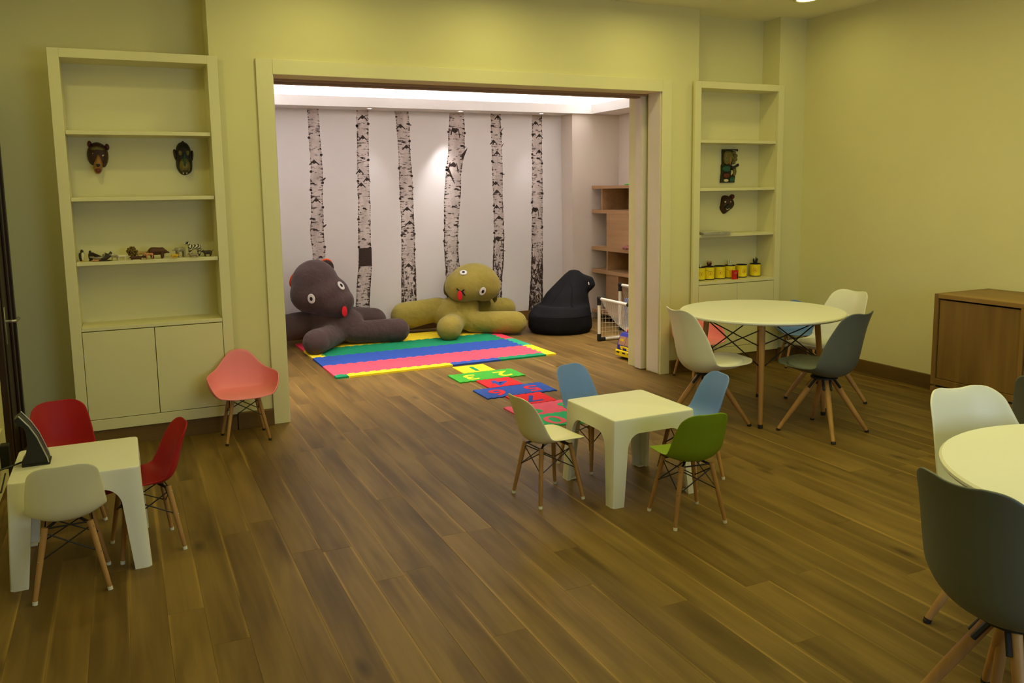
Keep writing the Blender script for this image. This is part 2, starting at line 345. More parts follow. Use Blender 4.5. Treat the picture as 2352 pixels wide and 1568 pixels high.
# ceiling lamps of the front room: one seen, the rest and the panel added
for (x, y), wh in zip(FRONT_LAMPS, ('added out of view to light the wall beside the left bookcase', 'out of view before the left end of the wide opening', 'out of view before the middle of the wide opening', 'out of view before the right end of the wide opening', 'before the right bookcase')):
    t = thing('ceiling_light', 'round recessed ceiling downlight '+wh, 'downlight', (x, y, CEIL), 0, 'downlights of the front ceiling')
    r_ = MB(); lathe(r_, [(.095, -.0005), (.1, -.008), (.082, -.012), (.078, -.0005)]); r_.build('rim', PAINT2, t, smooth=True)
    g_ = MB(); lathe(g_, [(.076, -.001), (.076, -.005)]); g_.build('diffuser', LAMPG, t)
t = thing('fill_panel', 'large luminous ceiling panel, unseen and guessed, added to light the middle of the room', 'fill light', (PANEL[0], PANEL[1], CEIL))
px, py = PANEL[2]/2, PANEL[3]/2; g_ = MB()
g_.box(-px-.04, px+.04, -py-.04, -py, -.05, 0); g_.box(-px-.04, px+.04, py, py+.04, -.05, 0); g_.box(-px-.04, -px, -py, py, -.05, 0); g_.box(px, px+.04, -py, py, -.05, 0)
g_.build('frame', PAINT2, t); MB().box(-px, px, -py, py, -.03, -.01).build('diffuser', PANG, t)
# --- play room behind
BW = 9.17
struct(MB().box(.5, 6.0, BW, 9.32, 0, 3.0).build('wall_far', WHITEW))
struct(MB().box(.5, .65, 6.32, BW, 0, 3.0).build('wall_side', WHITEW))
pr = MB(); pr.box(5.66, 5.8, 6.32, 8.90, 0, 3.0); pr.box(5.0, 5.8, 8.90, BW, 0, 3.0)
struct(pr.build('wall_alcove', BEIGEW))
struct(MB().box(.5, 6.0, 6.32, 6.33, 2.45, 3.0).build('wall_over_opening', BEIGEW))
so = MB(); so.box(.65, 5.66, 8.845, BW, 2.5, 2.53); so.box(5.24, 5.66, 6.33, 8.845, 2.5, 2.53); so.box(.65, 1.0, 6.33, 8.845, 2.5, 2.53); so.box(1.0, 5.24, 6.33, 6.75, 2.5, 2.53)
so.box(1.0, 5.24, 8.845, 8.87, 2.53, 2.605); so.box(5.24, 5.265, 6.73, 8.87, 2.53, 2.605); so.box(.975, 1.0, 6.73, 8.87, 2.53, 2.605); so.box(1.0, 5.24, 6.725, 6.75, 2.53, 2.605)
struct(so.build('ceiling_soffit', TRAYM))
struct(MB().box(.5, 6.0, 6.32, 9.32, 2.86, 2.98).build('ceiling_tray', TRAYM))
for nm, bx in (('far', (1.1, 5.15, 8.93, 8.96, 2.533, 2.55)), ('right', (5.33, 5.36, 6.85, 8.8, 2.533, 2.55)), ('near', (1.1, 5.15, 6.62, 6.65, 2.533, 2.55)), ('left', (.88, .91, 6.85, 8.8, 2.533, 2.55))):
    o = MB().box(*bx).build('led_strip', GLOW); tag(o, 'hidden light strip on the cove ledge along its %s side' % nm, 'light strip')
for i, (x, y, w) in enumerate(((2.52, 8.95, 'leftmost of three, above the second birch trunk'), (3.578, 8.95, 'middle of three, above the widest birch trunk'), (4.61, 8.95, 'rightmost of three, above the last birch trunk'))):
    t = thing('spotlight', 'small recessed spotlight in the soffit, '+w, 'spotlight', (x, y, 2.5))
    r_ = MB(); lathe(r_, [(.034, .004), (.036, -.004), (.03, -.006), (.028, .004)]); r_.build('rim', TRAYM, t, smooth=True)
    g_ = MB(); lathe(g_, [(.027, .002), (.027, -.003)]); g_.build('lens', SPOTG, t)
bb = MB(); bb.box(.65, 5.0, 9.148, 9.168, 0, .115)
struct(bb.build('baseboard_far', SKIRTX, bevel=.002))
bb = MB(); bb.box(4.98, 4.998, 8.9, 9.148, 0, .115)
struct(bb.build('baseboard_alcove', SKIRT, bevel=.002))

# ------------------------------------------------------------------ built-in bookcases
def bookcase(name, label, x0, x1, back, shelves, right_stile=True):
    t = thing(name, label, 'bookcase', ((x0+x1)/2, 5.785, 0)); cx = (x0+x1)/2
    i0, i1 = x0+.063, x1-.063
    f = MB(); B = lambda a, b, c, d, e, g: f.box(a-cx, b-cx, c-5.785, d-5.785, e, g)
    B(x0, i0, 5.785, 5.815, .114, 2.485); B(i1, x1, 5.785, 5.815, .114, 2.485); B(i0, i1, 5.785, 5.815, 2.43, 2.485); B(i0, i1, 5.785, 5.815, .114, .183)
    f.build('frame', PAINT2, t, bevel=.002)
    f = MB(); f.box(i0-.02-cx, i0-cx, .031, back-5.785, .114, 2.45); f.box(i1-cx, i1+.02-cx, .031, back-5.785, .114, 2.45); f.box(i0-cx, i1-cx, .031, back-5.785, 2.432, 2.45)
    f.build('side_panel', PAINT2, t)
    MB().box(i0-.02-cx, i1+.02-cx, back-5.785, back-5.785+.012, .114, 2.45).build('back_panel', PAINT2, t)
    for z in shelves:
        MB().box(i0+.002-cx, i1-.002-cx, .018, back-5.786, z-.024, z).build('shelf', PAINT2, t, bevel=.002)
    MB().box(i0+.001-cx, i1-.001-cx, .002, back-5.786, .756, .78).build('shelf', PAINT2, t, bevel=.002)
    mid = (i0+i1)/2
    for a, b in ((i0+.003, mid-.002), (mid+.002, i1-.003)):
        MB().box(a-cx, b-cx, .001, .021, .187, .751).build('door', PAINT2, t, bevel=.0015)
    MB().box(x0+.005-cx, x1-.005-cx, .012, .03, 0, .113).build('plinth', SKIRTX, t)
    return t
SH = (1.192, 1.592, 2.0)
bookcase('bookcase', 'tall cream built-in bookcase with toy animals and two animal masks', -.333, .633, 6.06, SH)
bookcase('bookcase', 'tall cream built-in bookcase with yellow cans, behind the round table', 4.436, 5.409, 6.03, SH)

# ------------------------------------------------------------------ chairs
def spline(pts, n):
    pts = np.array(pts, float); k = len(pts); d = np.r_[0, np.cumsum(np.linalg.norm(np.diff(pts[:, :2], axis=0), axis=1))]; d /= d[-1]
    u = np.linspace(0, 1, n); out = np.zeros((n, pts.shape[1]))
    m = np.zeros_like(pts)
    m[1:-1] = (pts[2:]-pts[:-2])/(d[2:]-d[:-2])[:, None]; m[0] = (pts[1]-pts[0])/(d[1]-d[0]); m[-1] = (pts[-1]-pts[-2])/(d[-1]-d[-2])
    for i, t in enumerate(u):
        j = min(np.searchsorted(d, t, 'right')-1, k-2); h = d[j+1]-d[j]; s = (t-d[j])/h
        out[i] = (2*s**3-3*s**2+1)*pts[j]+(s**3-2*s**2+s)*h*m[j]+(-2*s**3+3*s**2)*pts[j+1]+(s**3-s**2)*h*m[j+1]
    return out
def shell(name, prof, m, parent, thick=.006, nu=36, nv=17, rf=.085, rb=.06, pw=2.4, raise_top=0, endw=.45):
    """prof rows: x, z, half width, curl.  u runs from the front lip to the top of the back"""
    P = spline(prof, 400); dd = np.r_[0, np.cumsum(np.linalg.norm(np.diff(P[:, :2], axis=0), axis=1))]; q = np.linspace(0, 1, nu); q = .45*q+.55*(.5-.5*np.cos(PI*q))
    P = np.array([[np.interp(t*dd[-1], dd, P[:, c]) for c in range(4)] for t in q]); xz = P[:, :2]; tg = np.gradient(xz, axis=0); tg /= np.linalg.norm(tg, axis=1)[:, None]
    nr = np.c_[tg[:, 1], -tg[:, 0]]; nr = np.where((nr[:, 1:2]*1+nr[:, 0:1]*.4) < 0, -nr, nr)
    d = np.r_[0, np.cumsum(np.linalg.norm(np.diff(xz, axis=0), axis=1))]; T = d[-1]; mb = MB(); rows = []
    for i in range(nu):
        w = P[i, 2]; a = min(1, d[i]/rf); b = min(1, (T-d[i])/rb)
        kk = (endw*.6+(1-endw*.6)*math.sqrt(1-(1-a)**2))*(endw+(1-endw)*math.sqrt(1-(1-b)**2)); w *= kk
        row = []
        for j in range(nv):
            v = -1+2*j/(nv-1); c = P[i, 3]*abs(v)**pw*kk**2
            up = raise_top*abs(v)**2*max(0, 1-(T-d[i])/.25)*kk
            row.append((xz[i, 0]+nr[i, 0]*c, v*w, xz[i, 1]+nr[i, 1]*c+up))
        rows.append(row)
    mb.rings(rows, False, False)
    o = mb.build(name, m, parent, True)
    s = o.modifiers.new('s', 'SOLIDIFY'); s.thickness = thick; s.offset = 0
    sb = o.modifiers.new('b', 'SUBSURF'); sb.levels = 1; sb.render_levels = 1
    bake(o); o.data.polygons.foreach_set('use_smooth', [True]*len(o.data.polygons)); return o
KID = [(.172, .296, .125, .0), (.166, .314, .133, .0), (.14, .326, .141, .004), (.07, .324, .147, .014), (0, .312, .148, .03), (-.06, .305, .148, .045), (-.105, .318, .147, .058), (-.135, .355, .145, .06),
       (-.152, .41, .142, .053), (-.168, .47, .134, .042), (-.186, .53, .123, .028), (-.196, .566, .117, .02)]
def dowel_legs(t, top, foot, zt, r0, r1, cap, lm=LEGW):
    for sx in (1, -1):
        for sy in (1, -1):
            a = Vector((sx*foot[0], sy*foot[1], .006)); b = Vector((sx*top[0], sy*top[1], zt))
            l = MB().tube([a, a+(b-a)*.5, b], [r1, (r0+r1)/2*1.04, r0], 12).build('leg', lm, t, smooth=False, auto=50)
            MB().tube([a+Vector((0, 0, -.006)), a+(b-a)*.03], [r1*1.10, r1*1.14], 10).build('foot_cap', cap, l)
def wires(t, top, foot, zt, zlo, zhi, r=.003):
    w = MB(); P = lambda sx, sy, z: Vector((sx*(foot[0]+(top[0]-foot[0])*z/zt), sy*(foot[1]+(top[1]-foot[1])*z/zt), z))
    c = [(1, 1), (1, -1), (-1, -1), (-1, 1)]
    for k in range(4):
        a, b = c[k], c[(k+1) % 4]
        w.tube([P(*a, zhi), P(*b, zlo)], r, 6); w.tube([P(*a, zlo), P(*b, zhi)], r, 6)
    return w
def kid_side(color, name='kids_chair'):
    t = empty(name, (0, 0, 0))
    shell('seat_shell', KID, color, t, .006)
    dowel_legs(t, (.088, .08), (.131, .135), .292, .0125, .009, CAPW)
    w = wires(t, (.088, .08), (.131, .135), .292, .165, .272)
    for sx in (1, -1):
        for sy in (1, -1): w.tube([(sx*.088, sy*.08, .282), (sx*.06, sy*.05, .296), (sx*.05, sy*.04, .302)], .006, 6)
        w.tube([(sx*.088, .08, .288), (sx*.088, -.08, .288)], .0035, 6)
    w.build('wire_brace', WIRE, t)
    s = MB()
    for sx in (1, -1):
        for sy in (1, -1):
            for z in (.27, .165):
                f = z/.292; x = sx*(.131-.043*f); y = sy*(.135-.055*f); s.ell((x+sx*.0085, y+sy*.0085, z), (.0035, .0035, .0035), 6, 4)
    s.build('screw', STEEL, t)['kind'] = 'stuff'
    return t
def kid_arm(color, name='kids_armchair'):
    t = empty(name, (0, 0, 0)); n = 48; rows = []
    def lerp(a, xs, ys): return np.interp(a, xs, ys)
    A = [0, 25, 45, 58, 74, 105, 130, 143, 157, 180]
    for i in range(15):
        s = i/14; row = []
        for k in range(n):
            ph = 360*k/n; a = ph if ph <= 180 else 360-ph
            R = lerp(a, A, [.168, .192, .238, .232, .222, .212, .198, .186, .174, .164])
            H = lerp(a, A, [-.016, -.012, .004, .055, .116, .124, .142, .198, .256, .276])
            w = max(0, (s-.5)/.5); rise = w**1.45 if a > 55 else w**2.0
            r = R*(.02+.98*min(1, s*1.25)**.95 if a < 45 else .02+.98*(1-(1-min(1, s*1.05))**2.2))
            flare = 1+.03*w*(1 if 55 < a < 125 else 0)
            z = .306+.006*(s*2 if s < .5 else 1)+H*rise
            row.append((r*flare*math.cos(math.radians(ph))-.012*w*(a > 120), r*flare*math.sin(math.radians(ph)), z))
        rows.append(row)
    o = MB().rings(rows, True, False).build('seat_shell', color, t, True)
    o.data.update(); bm = bmesh.new(); bm.from_mesh(o.data); bmesh.ops.holes_fill(bm, edges=[e for e in bm.edges if e.is_boundary and all(v.co.xy.length < .02 for v in e.verts)]); bm.to_mesh(o.data); bm.free()
    sm = o.modifiers.new('m', 'SMOOTH'); sm.iterations = 3
    sd = o.modifiers.new('s', 'SOLIDIFY'); sd.thickness = .007; sd.offset = 0; sb = o.modifiers.new('b', 'SUBSURF'); sb.levels = 1; sb.render_levels = 1
    bake(o); o.data.polygons.foreach_set('use_smooth', [True]*len(o.data.polygons))
    dowel_legs(t, (.085, .078), (.131, .135), .298, .0125, .009, CAPB)
    w = wires(t, (.085, .078), (.131, .135), .298, .165, .275)
    for sx in (1, -1):
        for sy in (1, -1): w.tube([(sx*.085, sy*.078, .285), (sx*.055, sy*.05, .304)], .006, 6)
    w.build('wire_brace', WIRE, t); return t
ADT = [(.285, .452, .15, 0), (.262, .458, .17, .0), (.21, .445, .19, .006), (.12, .418, .21, .03), (.02, .392, .222, .06), (-.07, .38, .226, .085), (-.135, .398, .228, .10), (-.178, .45, .228, .105), (-.2, .53, .222, .1),
       (-.218, .62, .208, .085), (-.238, .71, .185, .06), (-.262, .785, .165, .04), (-.276, .81, .158, .034)]
def adult(color, cushion, name='shell_chair', leg_yaw=0):
    t = empty(name, (0, 0, 0))
    shell('seat_shell', ADT, color, t, .008, 48, 21, .1, .075, 2.2, .012, .42)
    c = MB(); n = 32; rows = []
    for r, z in ((.3, .404), (.75, .408), (.96, .424), (1.0, .44), (.93, .452), (.6, .452), (.2, .446)):
        rows.append([(.035+r*.19*math.copysign(abs(math.cos(2*PI*k/n))**.75, math.cos(2*PI*k/n)), r*.185*math.copysign(abs(math.sin(2*PI*k/n))**.75, math.sin(2*PI*k/n)),
                      z+.012*max(0, math.cos(2*PI*k/n))*r) for k in range(n)])
    c.rings(rows).build('seat_cushion', cushion, t, smooth=True)
    b = MB(); lathe(b, [(.075, .378), (.085, .372), (.085, .362), (.03, .35)], 20)
    q = Matrix.Rotation(leg_yaw, 3, 'Z')
    sc = MB()
    for k in range(4):
        d = q @ Vector((math.cos(PI/4+k*PI/2), math.sin(PI/4+k*PI/2), 0)); n_ = Vector((-d.y, d.x, 0))
        a = d*.283+Vector((0, 0, .006)); e = d*.045+Vector((0, 0, .366))
        l = MB().tube([a, a+(e-a)*.55, e], [.0125, .0185, .019], 12).build('leg', LEGW, t, auto=50)
        MB().tube([a-Vector((0, 0, .006)), a+(e-a)*.025], [.0142, .0148], 10).build('foot_cap', CAPB, l)
        for s in (1, -1):
            b.tube([d*.05+n_*s*.021+Vector((0, 0, .368)), d*.1+n_*s*.022+Vector((0, 0, .30))], .009, 6)
            for f in (.78, .9):
                p = a+(e-a)*f; sc.ell(tuple(p+d*.019+Vector((0, 0, -.006))), (.006, .006, .006), 7, 5)
    b.build('leg_bracket', BLACKP, t); sc.build('screw', BLACKP, t)['kind'] = 'stuff'; return t
PROTO = {}
def place(kind, color, key, x, y, deg, label, group=None, leg=0):
    k = (kind, key, leg)
    if k not in PROTO:
        o = {'side': kid_side, 'arm': kid_arm}[kind](color) if kind != 'adult' else adult(color[0], color[1], leg_yaw=leg); PROTO[k] = o
    else: o = copy_tree(PROTO[k])
    o.location = (x, y, 0); o.rotation_euler = (0, 0, math.radians(deg)); tag(o, label, 'chair', group); return o
GK = 'small moulded chairs on wooden legs'; GA = 'shell chairs on splayed wooden legs'
place('side', CREAMC, 'cream', 1.939, 3.73, 5, 'small cream plastic chair on wooden legs left of the square table', GK)
place('side', CREAMC, 'cream', -.28, 3.75, 92, 'small cream plastic chair with its back to us at the wall table', GK)
place('side', GREENC, 'green', 2.412, 3.171, 83, 'small green plastic chair with wooden legs', GK)
place('side', BLUEC, 'blue', 2.405, 4.075, -74, 'small blue chair behind the left corner of the square table', GK)
place('side', BLUEC, 'blue', 2.806, 3.66, 171, 'small blue chair on the right side of the square table', GK)
place('side', REDC, 'red', -.325, 4.555, -80, 'small red chair behind the white table at the left wall', GK)
place('side', REDC, 'red', .014, 4.014, 189, 'small red chair seen from its side, right end of the wall table', GK)
place('arm', PINKC, 'pink', .654, 5.578, -90, 'small pink armchair standing alone before the left bookcase', GK)
place('arm', PINKC, 'pink', 4.35, 5.61, -90, 'small pink armchair half hidden under the far round table', GK)
place('arm', BLUEC, 'blue', 5.43, 5.55, -120, 'small blue armchair behind the far round table by the right wall', GK)
place('adult', (WCHAIR, WCHAIR), 'white', 3.50, 4.39, -6, 'white shell chair left of the far round table', GA, math.radians(20))
place('adult', (WCHAIR, WCHAIR), 'white', 4.683, 4.50, 180, 'white shell chair between the far round table and the right wall', GA)
place('adult', (WCHAIR, WCHAIR), 'white', 2.85, 1.86, -100, 'white shell chair behind the near round table', GA, math.radians(34))
place('adult', (GREYC, GREYL), 'grey', 4.076, 3.93, 103, 'grey shell chair with its back to us at the far round table', GA)
place('adult', (GREYC, GREYL), 'grey', 2.23, 1.42, 0, 'large dark grey shell chair in the near right corner', GA)
place('adult', (GREYC, GREYL), 'grey', 3.575, 2.05, 10, 'dark grey shell chair just visible at the right edge, before the sideboard', GA)

# ------------------------------------------------------------------ tables
def round_table(label, x, y, rz):
    t = thing('round_table', label, 'table', (x, y, 0), rz, 'white round tables')
    m = MB(); lathe(m, [(.2, .708), (.545, .708), (.560, .713), (.566, .721), (.565, .729), (.557, .735), (.3, .735)], 72)
    m.build('tabletop', WPLAST, t, auto=35)
    top, foot, zt = (.262, .262), (.307, .307), .70
    dowel_legs(t, top, foot, zt, .021, .015, CAPB)
    w = wires(t, top, foot, zt, .40, .66, .0045)
    for sx in (1, -1):
        for sy in (1, -1): w.tube([(sx*.262, sy*.262, .68), (sx*.255, sy*.255, .709)], .02, 8)
    w.build('wire_brace', WIRE, t); return t
T1 = round_table('white round table by the right bookcase, ringed by four or more chairs', 4.05, 4.50, math.radians(49.4-45))
T2 = copy_tree(T1); T2.location = (2.71, 1.335, 0); T2.rotation_euler = (0, 0, math.radians(20)); T2['label'] = 'white round table cut off by the right edge, between white and grey chairs'
def kid_table(label, x, y):
    t = thing('kids_table', label, 'table', (x, y, 0), 0, 'square white kids tables'); H, hb = .45, .272
    LW, z1, z2, ra, CR = .09, .285, .368, .078, .018
    low = [0, .1, .2]; up = [0, .2, .4, .6, .8, .93, .972, .985, .994, 1.0]
    legc = [0, .25*LW, .6*LW, LW]; q_ = np.linspace(0, PI/2, 9)[1:]
    half = [(c, z1, True) for c in legc]+[(LW+ra*(1-math.cos(a)), z1+(z2-z1)*math.sin(a), False) for a in q_]
    side = half+[(hb, z2, False)]+[(2*hb-c, z, l) for c, z, l in reversed(half)][:-1]
    def pt(sp, z, rot):
        ss = min(sp, 2*hb-sp); f = .76+.24*min(1, z/z1) if ss <= LW+1e-6 else 1
        u = ss*f; u = u if sp <= hb else 2*hb-u
        hw = .268-.021*z/H; x_ = (u-hb)/hb*hw; y_ = -hw; ax = abs(x_)
        if ax > hw-CR:
            a = (ax-(hw-CR))/CR*PI/4; x_ = math.copysign(hw-CR+CR*math.sin(a), x_); y_ = -(hw-CR+CR*math.cos(a))
        if H-z < .006:
            r = .006; e = r-(H-z); sh = (hw-(r-math.sqrt(max(0, r*r-e*e))))/hw; x_ *= sh; y_ *= sh
        return tuple(rot @ Vector((x_, y_, z)))
    m = MB(); cols = []; v = []
    for k in range(4):
        rot = Matrix.Rotation(k*PI/2, 3, 'Z')
        for sp, zb, leg in side:
            c = []
            if leg:
                for z in low: c.append(len(v)); v.append(pt(sp, z, rot))
            else: c = [None]*len(low)
            for g in up: c.append(len(v)); v.append(pt(sp, zb+(H-zb)*g, rot))
            cols.append(c)
    n = len(cols); f = []
    for i in range(n):
        a, b = cols[i], cols[(i+1) % n]
        for j in range(len(a)-1):
            qd = (a[j], b[j], b[j+1], a[j+1])
            if None not in qd: f.append(qd)
    f.append(tuple(c[-1] for c in cols)); m.add(v, f)
    o = m.build('moulded_body', WPLAST, t); sd = o.modifiers.new('s', 'SOLIDIFY'); sd.thickness = .02; sd.offset = -1
    bake(o); set_auto(o.data, 38)
    for sx in (1, -1):
        for sy in (1, -1):
            MB().box(*sorted((sx*.266, sx*(.268-.064))), *sorted((sy*.266, sy*(.268-.064))), 0, .008).build('foot_pad', CAPW, t, bevel=.004)
    return t
K1 = kid_table('square white moulded kids table in the middle of the room', 2.408, 3.68)
K2 = copy_tree(K1); K2.location = (-.245, 4.045, 0); K2['label'] = 'square white moulded kids table against the left wall'

# charging stand on the wall table
st = thing('charging_stand', 'black curved charging stand on the white table at the left wall', 'stand', (-.41, 4.055, .45))
def PX(pts): return pts
prof = [(-.045, .003), (.058, .003), (.05, .03), (.035, .075), (.018, .125), (-.008, .175), (-.042, .222), (-.062, .21), (-.05, .185), (-.028, .172), (-.02, .15), (-.018, .1), (-.028, .05), (-.046, .022)]
MB().prism(prof, -.045, .045, lambda u, v, h: (u, h, v)).build('stand_body', BLACKP, st, bevel=.003)
ed = MB(); rail = [(.056, .008), (.0525, .03), (.0375, .075), (.0205, .125), (-.0055, .176), (-.041, .225)]
for h in (-.046, .046): ed.tube([(u, h, v) for u, v in rail], .0028, 6)
ed.build('edge_strip', SILVER, st)
MB().box(-.046, .062, -.05, .05, 0, .01).build('base', BLACKP, st, bevel=.003)
cb = MB(); cb.tube([(-.456, 4.055, .462), (-.49, 4.03, .458), (-.535, 4.0, .455), (-.56, 3.985, .44), (-.6, 4.2, .3), (-.62, 4.6, .17), (-.64, 4.95, .16)], .004, 6)
tag(cb.build('power_cord', BLACKP), 'thin black cord running from the charging stand off the table', 'cord')
ou = thing('wall_outlet', 'cream wall outlet plate low on the left wall, with a black plug', 'outlet', (-.679, 5.06, .26))
MB().box(0, .012, -.045, .16, -.06, .08).build('cover_plate', PAINT2, ou, bevel=.003)
pg = MB(); pg.box(.012, .055, -.035, .035, -.1, .03)
pg.build('plug', BLACKP, ou, bevel=.006)

# ------------------------------------------------------------------ sideboard
sb = thing('sideboard', 'long oak sideboard with recessed doors against the right wall', 'sideboard', (5.11, 3.95, 0))
bx = MB(); X1 = .565; Y0 = -2.35
bx.box(0, X1, -.03, 0, .199, .842); bx.box(0, X1, Y0, Y0+.03, .199, .842); bx.box(0, X1, Y0+.03, -.03, .199, .244)
bx.box(X1-.02, X1, Y0+.03, -.03, .244, .812); bx.box(0.0, X1-.02, -.648, -.62, .244, .812); bx.box(0, X1-.02, -1.3, -1.272, .244, .812); bx.box(0, X1-.02, -1.95, -1.922, .244, .812)
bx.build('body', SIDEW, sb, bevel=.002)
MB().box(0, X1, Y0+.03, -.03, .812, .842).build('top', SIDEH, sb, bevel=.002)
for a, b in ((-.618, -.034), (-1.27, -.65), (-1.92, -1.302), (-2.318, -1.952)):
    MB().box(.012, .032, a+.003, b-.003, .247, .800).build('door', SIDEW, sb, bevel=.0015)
bs = MB(); bs.box(.0, X1, Y0, 0, .147, .184)
bs.build('base_rail', SIDEW, sb, bevel=.002)
for yy in (-.04, -.65, -1.3, -1.95, -2.31):
    for xx in (.01, X1-.06): MB().box(xx, xx+.05, yy-.03, yy+.02, 0, .147).build('leg', SIDEW, sb, bevel=.002)
sp = MB(); sp.box(.02, X1-.03, Y0+.03, -.03, .184, .199); sp.build('shadow_gap', RECSHADE, sb)  # dark filler whose colour stands in for shade in the slot

#--PART2--
# ------------------------------------------------------------------ birch trunk wall decals
def birch_mat():
    m = bpy.data.materials.new('birch_bark_print'); m.use_nodes = True; nt = m.node_tree; N = nt.nodes.new; L = nt.links; b = nt.nodes['Principled BSDF']
    b.inputs['Roughness'].default_value = .75; b.inputs['Specular IOR Level'].default_value = .2
    g = N('ShaderNodeNewGeometry'); at = N('ShaderNodeAttribute'); at.attribute_name = 'dark'; ed = N('ShaderNodeAttribute'); ed.attribute_name = 'edge'
    def noise(s, det, rg=.6, di=0.):
        mp = N('ShaderNodeMapping'); mp.inputs['Scale'].default_value = s; L.new(g.outputs['Position'], mp.inputs[0])
        n = N('ShaderNodeTexNoise'); n.inputs['Scale'].default_value = 1; n.inputs['Detail'].default_value = det; n.inputs['Roughness'].default_value = rg; n.inputs['Distortion'].default_value = di
        L.new(mp.outputs[0], n.inputs['Vector']); return n.outputs[0]
    def math_(op, a, b_, c=None):
        n = N('ShaderNodeMath'); n.operation = op
        for i, v in enumerate((a, b_, c)):
            if v is None: continue
            if hasattr(v, 'links'): L.new(v, n.inputs[i])
            else: n.inputs[i].default_value = v
        return n.outputs[0]
    fl = noise((12, 1, 48), 4, .65, .5); pl = noise((34, 1, 15), 4, .7, 1.2)
    mixn = N('ShaderNodeMix'); mixn.data_type = 'FLOAT'; L.new(math_('MULTIPLY', at.outputs['Fac'], 1.2), mixn.inputs[0]); L.new(fl, mixn.inputs[2]); L.new(pl, mixn.inputs[3])
    th = math_('MULTIPLY_ADD', at.outputs['Fac'], .135, 0.); th = math_('MULTIPLY_ADD', ed.outputs['Fac'], .12, th)
    v = math_('ADD', mixn.outputs[0], th)
    rp = N('ShaderNodeValToRGB'); e = rp.color_ramp.elements; e[0].position = .575; e[1].position = .645
    e[0].color = lin((214, 202, 198))+(1,); e[1].color = lin((62, 46, 36))+(1,)
    L.new(v, rp.inputs[0])
    cl = noise((9, 1, 4), 3); r2 = N('ShaderNodeValToRGB'); r2.color_ramp.elements[0].color = (.72, .70, .69, 1); r2.color_ramp.elements[1].color = (1, 1, 1, 1); r2.color_ramp.elements[0].position = .35; r2.color_ramp.elements[1].position = .6
    L.new(cl, r2.inputs[0]); mu = N('ShaderNodeMix'); mu.data_type = 'RGBA'; mu.blend_type = 'MULTIPLY'; mu.inputs[0].default_value = 1; L.new(rp.outputs[0], mu.inputs[6]); L.new(r2.outputs[0], mu.inputs[7])
    L.new(mu.outputs[2], b.inputs['Base Color']); return m
BARK = birch_mat(); BARKD = mat('bark_dark_print', lin((52, 38, 30)), .8, .3, 60)
TR = [[(2.5, 1.894, 2.013), (2.15, 1.9, 2.023), (1.88, 1.903, 2.028), (1.61, 1.891, 2.025), (1.39, 1.891, 2.018), (1.18, 1.864, 2.014), (.97, 1.884, 2.023), (.81, 1.886, 2.016), (.1, 1.87, 2.02)],
 [(2.5, 2.43, 2.567), (2.12, 2.424, 2.558), (1.81, 2.412, 2.552), (1.43, 2.411, 2.55), (1.07, 2.399, 2.541), (.77, 2.391, 2.539), (.57, 2.363, 2.522), (.3, 2.34, 2.499), (.1, 2.335, 2.5)],
 [(2.5, 2.869, 3.031), (2.31, 2.889, 3.04), (2.02, 2.896, 3.044), (1.67, 2.897, 3.057), (1.41, 2.902, 3.059), (1.13, 2.902, 3.063), (.78, 2.89, 3.062), (.26, 2.874, 3.066), (.1, 2.87, 3.07)],
 [(2.5, 3.53, 3.706), (2.25, 3.506, 3.714), (2.08, 3.502, 3.71), (1.8, 3.467, 3.657), (1.5, 3.433, 3.641), (1.21, 3.425, 3.61), (.96, 3.418, 3.597), (.7, 3.43, 3.616), (.56, 3.435, 3.628), (.1, 3.44, 3.64)],
 [(2.5, 4.047, 4.176), (2.17, 4.054, 4.186), (1.86, 4.054, 4.19), (1.56, 4.061, 4.19), (1.28, 4.065, 4.199), (1.02, 4.06, 4.2), (.79, 4.043, 4.191), (.58, 4.033, 4.168), (.24, 4.021, 4.156), (.1, 4.02, 4.155)],
 [(2.5, 4.595, 4.733), (2.05, 4.59, 4.728), (1.62, 4.584, 4.73), (1.26, 4.576, 4.726), (.91, 4.572, 4.726), (.55, 4.555, 4.722), (.13, 4.516, 4.718), (.1, 4.515, 4.718)]]
DK = [[(0, .2), (1.2, .15), (1.5, 0), (2.5, -.1)], [(0, .35), (.6, .35), (.9, .1), (2.5, 0)], [(0, .75), (.6, .55), (1, .2), (2.5, .05)], [(0, .5), (.9, .4), (1.2, .12), (2.5, .05)], [(0, .95), (.7, .7), (1.05, .35), (1.4, .05), (2.5, .05)], [(0, 1.1), (.6, 1.0), (.85, .45), (1.2, .1), (2.5, .05)]]
BL = ['leftmost birch trunk print, above the brown plush animal', 'birch trunk print with a black painted band, right of the brown plush animal', 'birch trunk print between the two plush animals, third from the left',
      'widest birch trunk print, behind the left half of the olive plush head', 'slim birch trunk print behind the right half of the olive plush head', 'rightmost birch trunk print, beside the black beanbag']
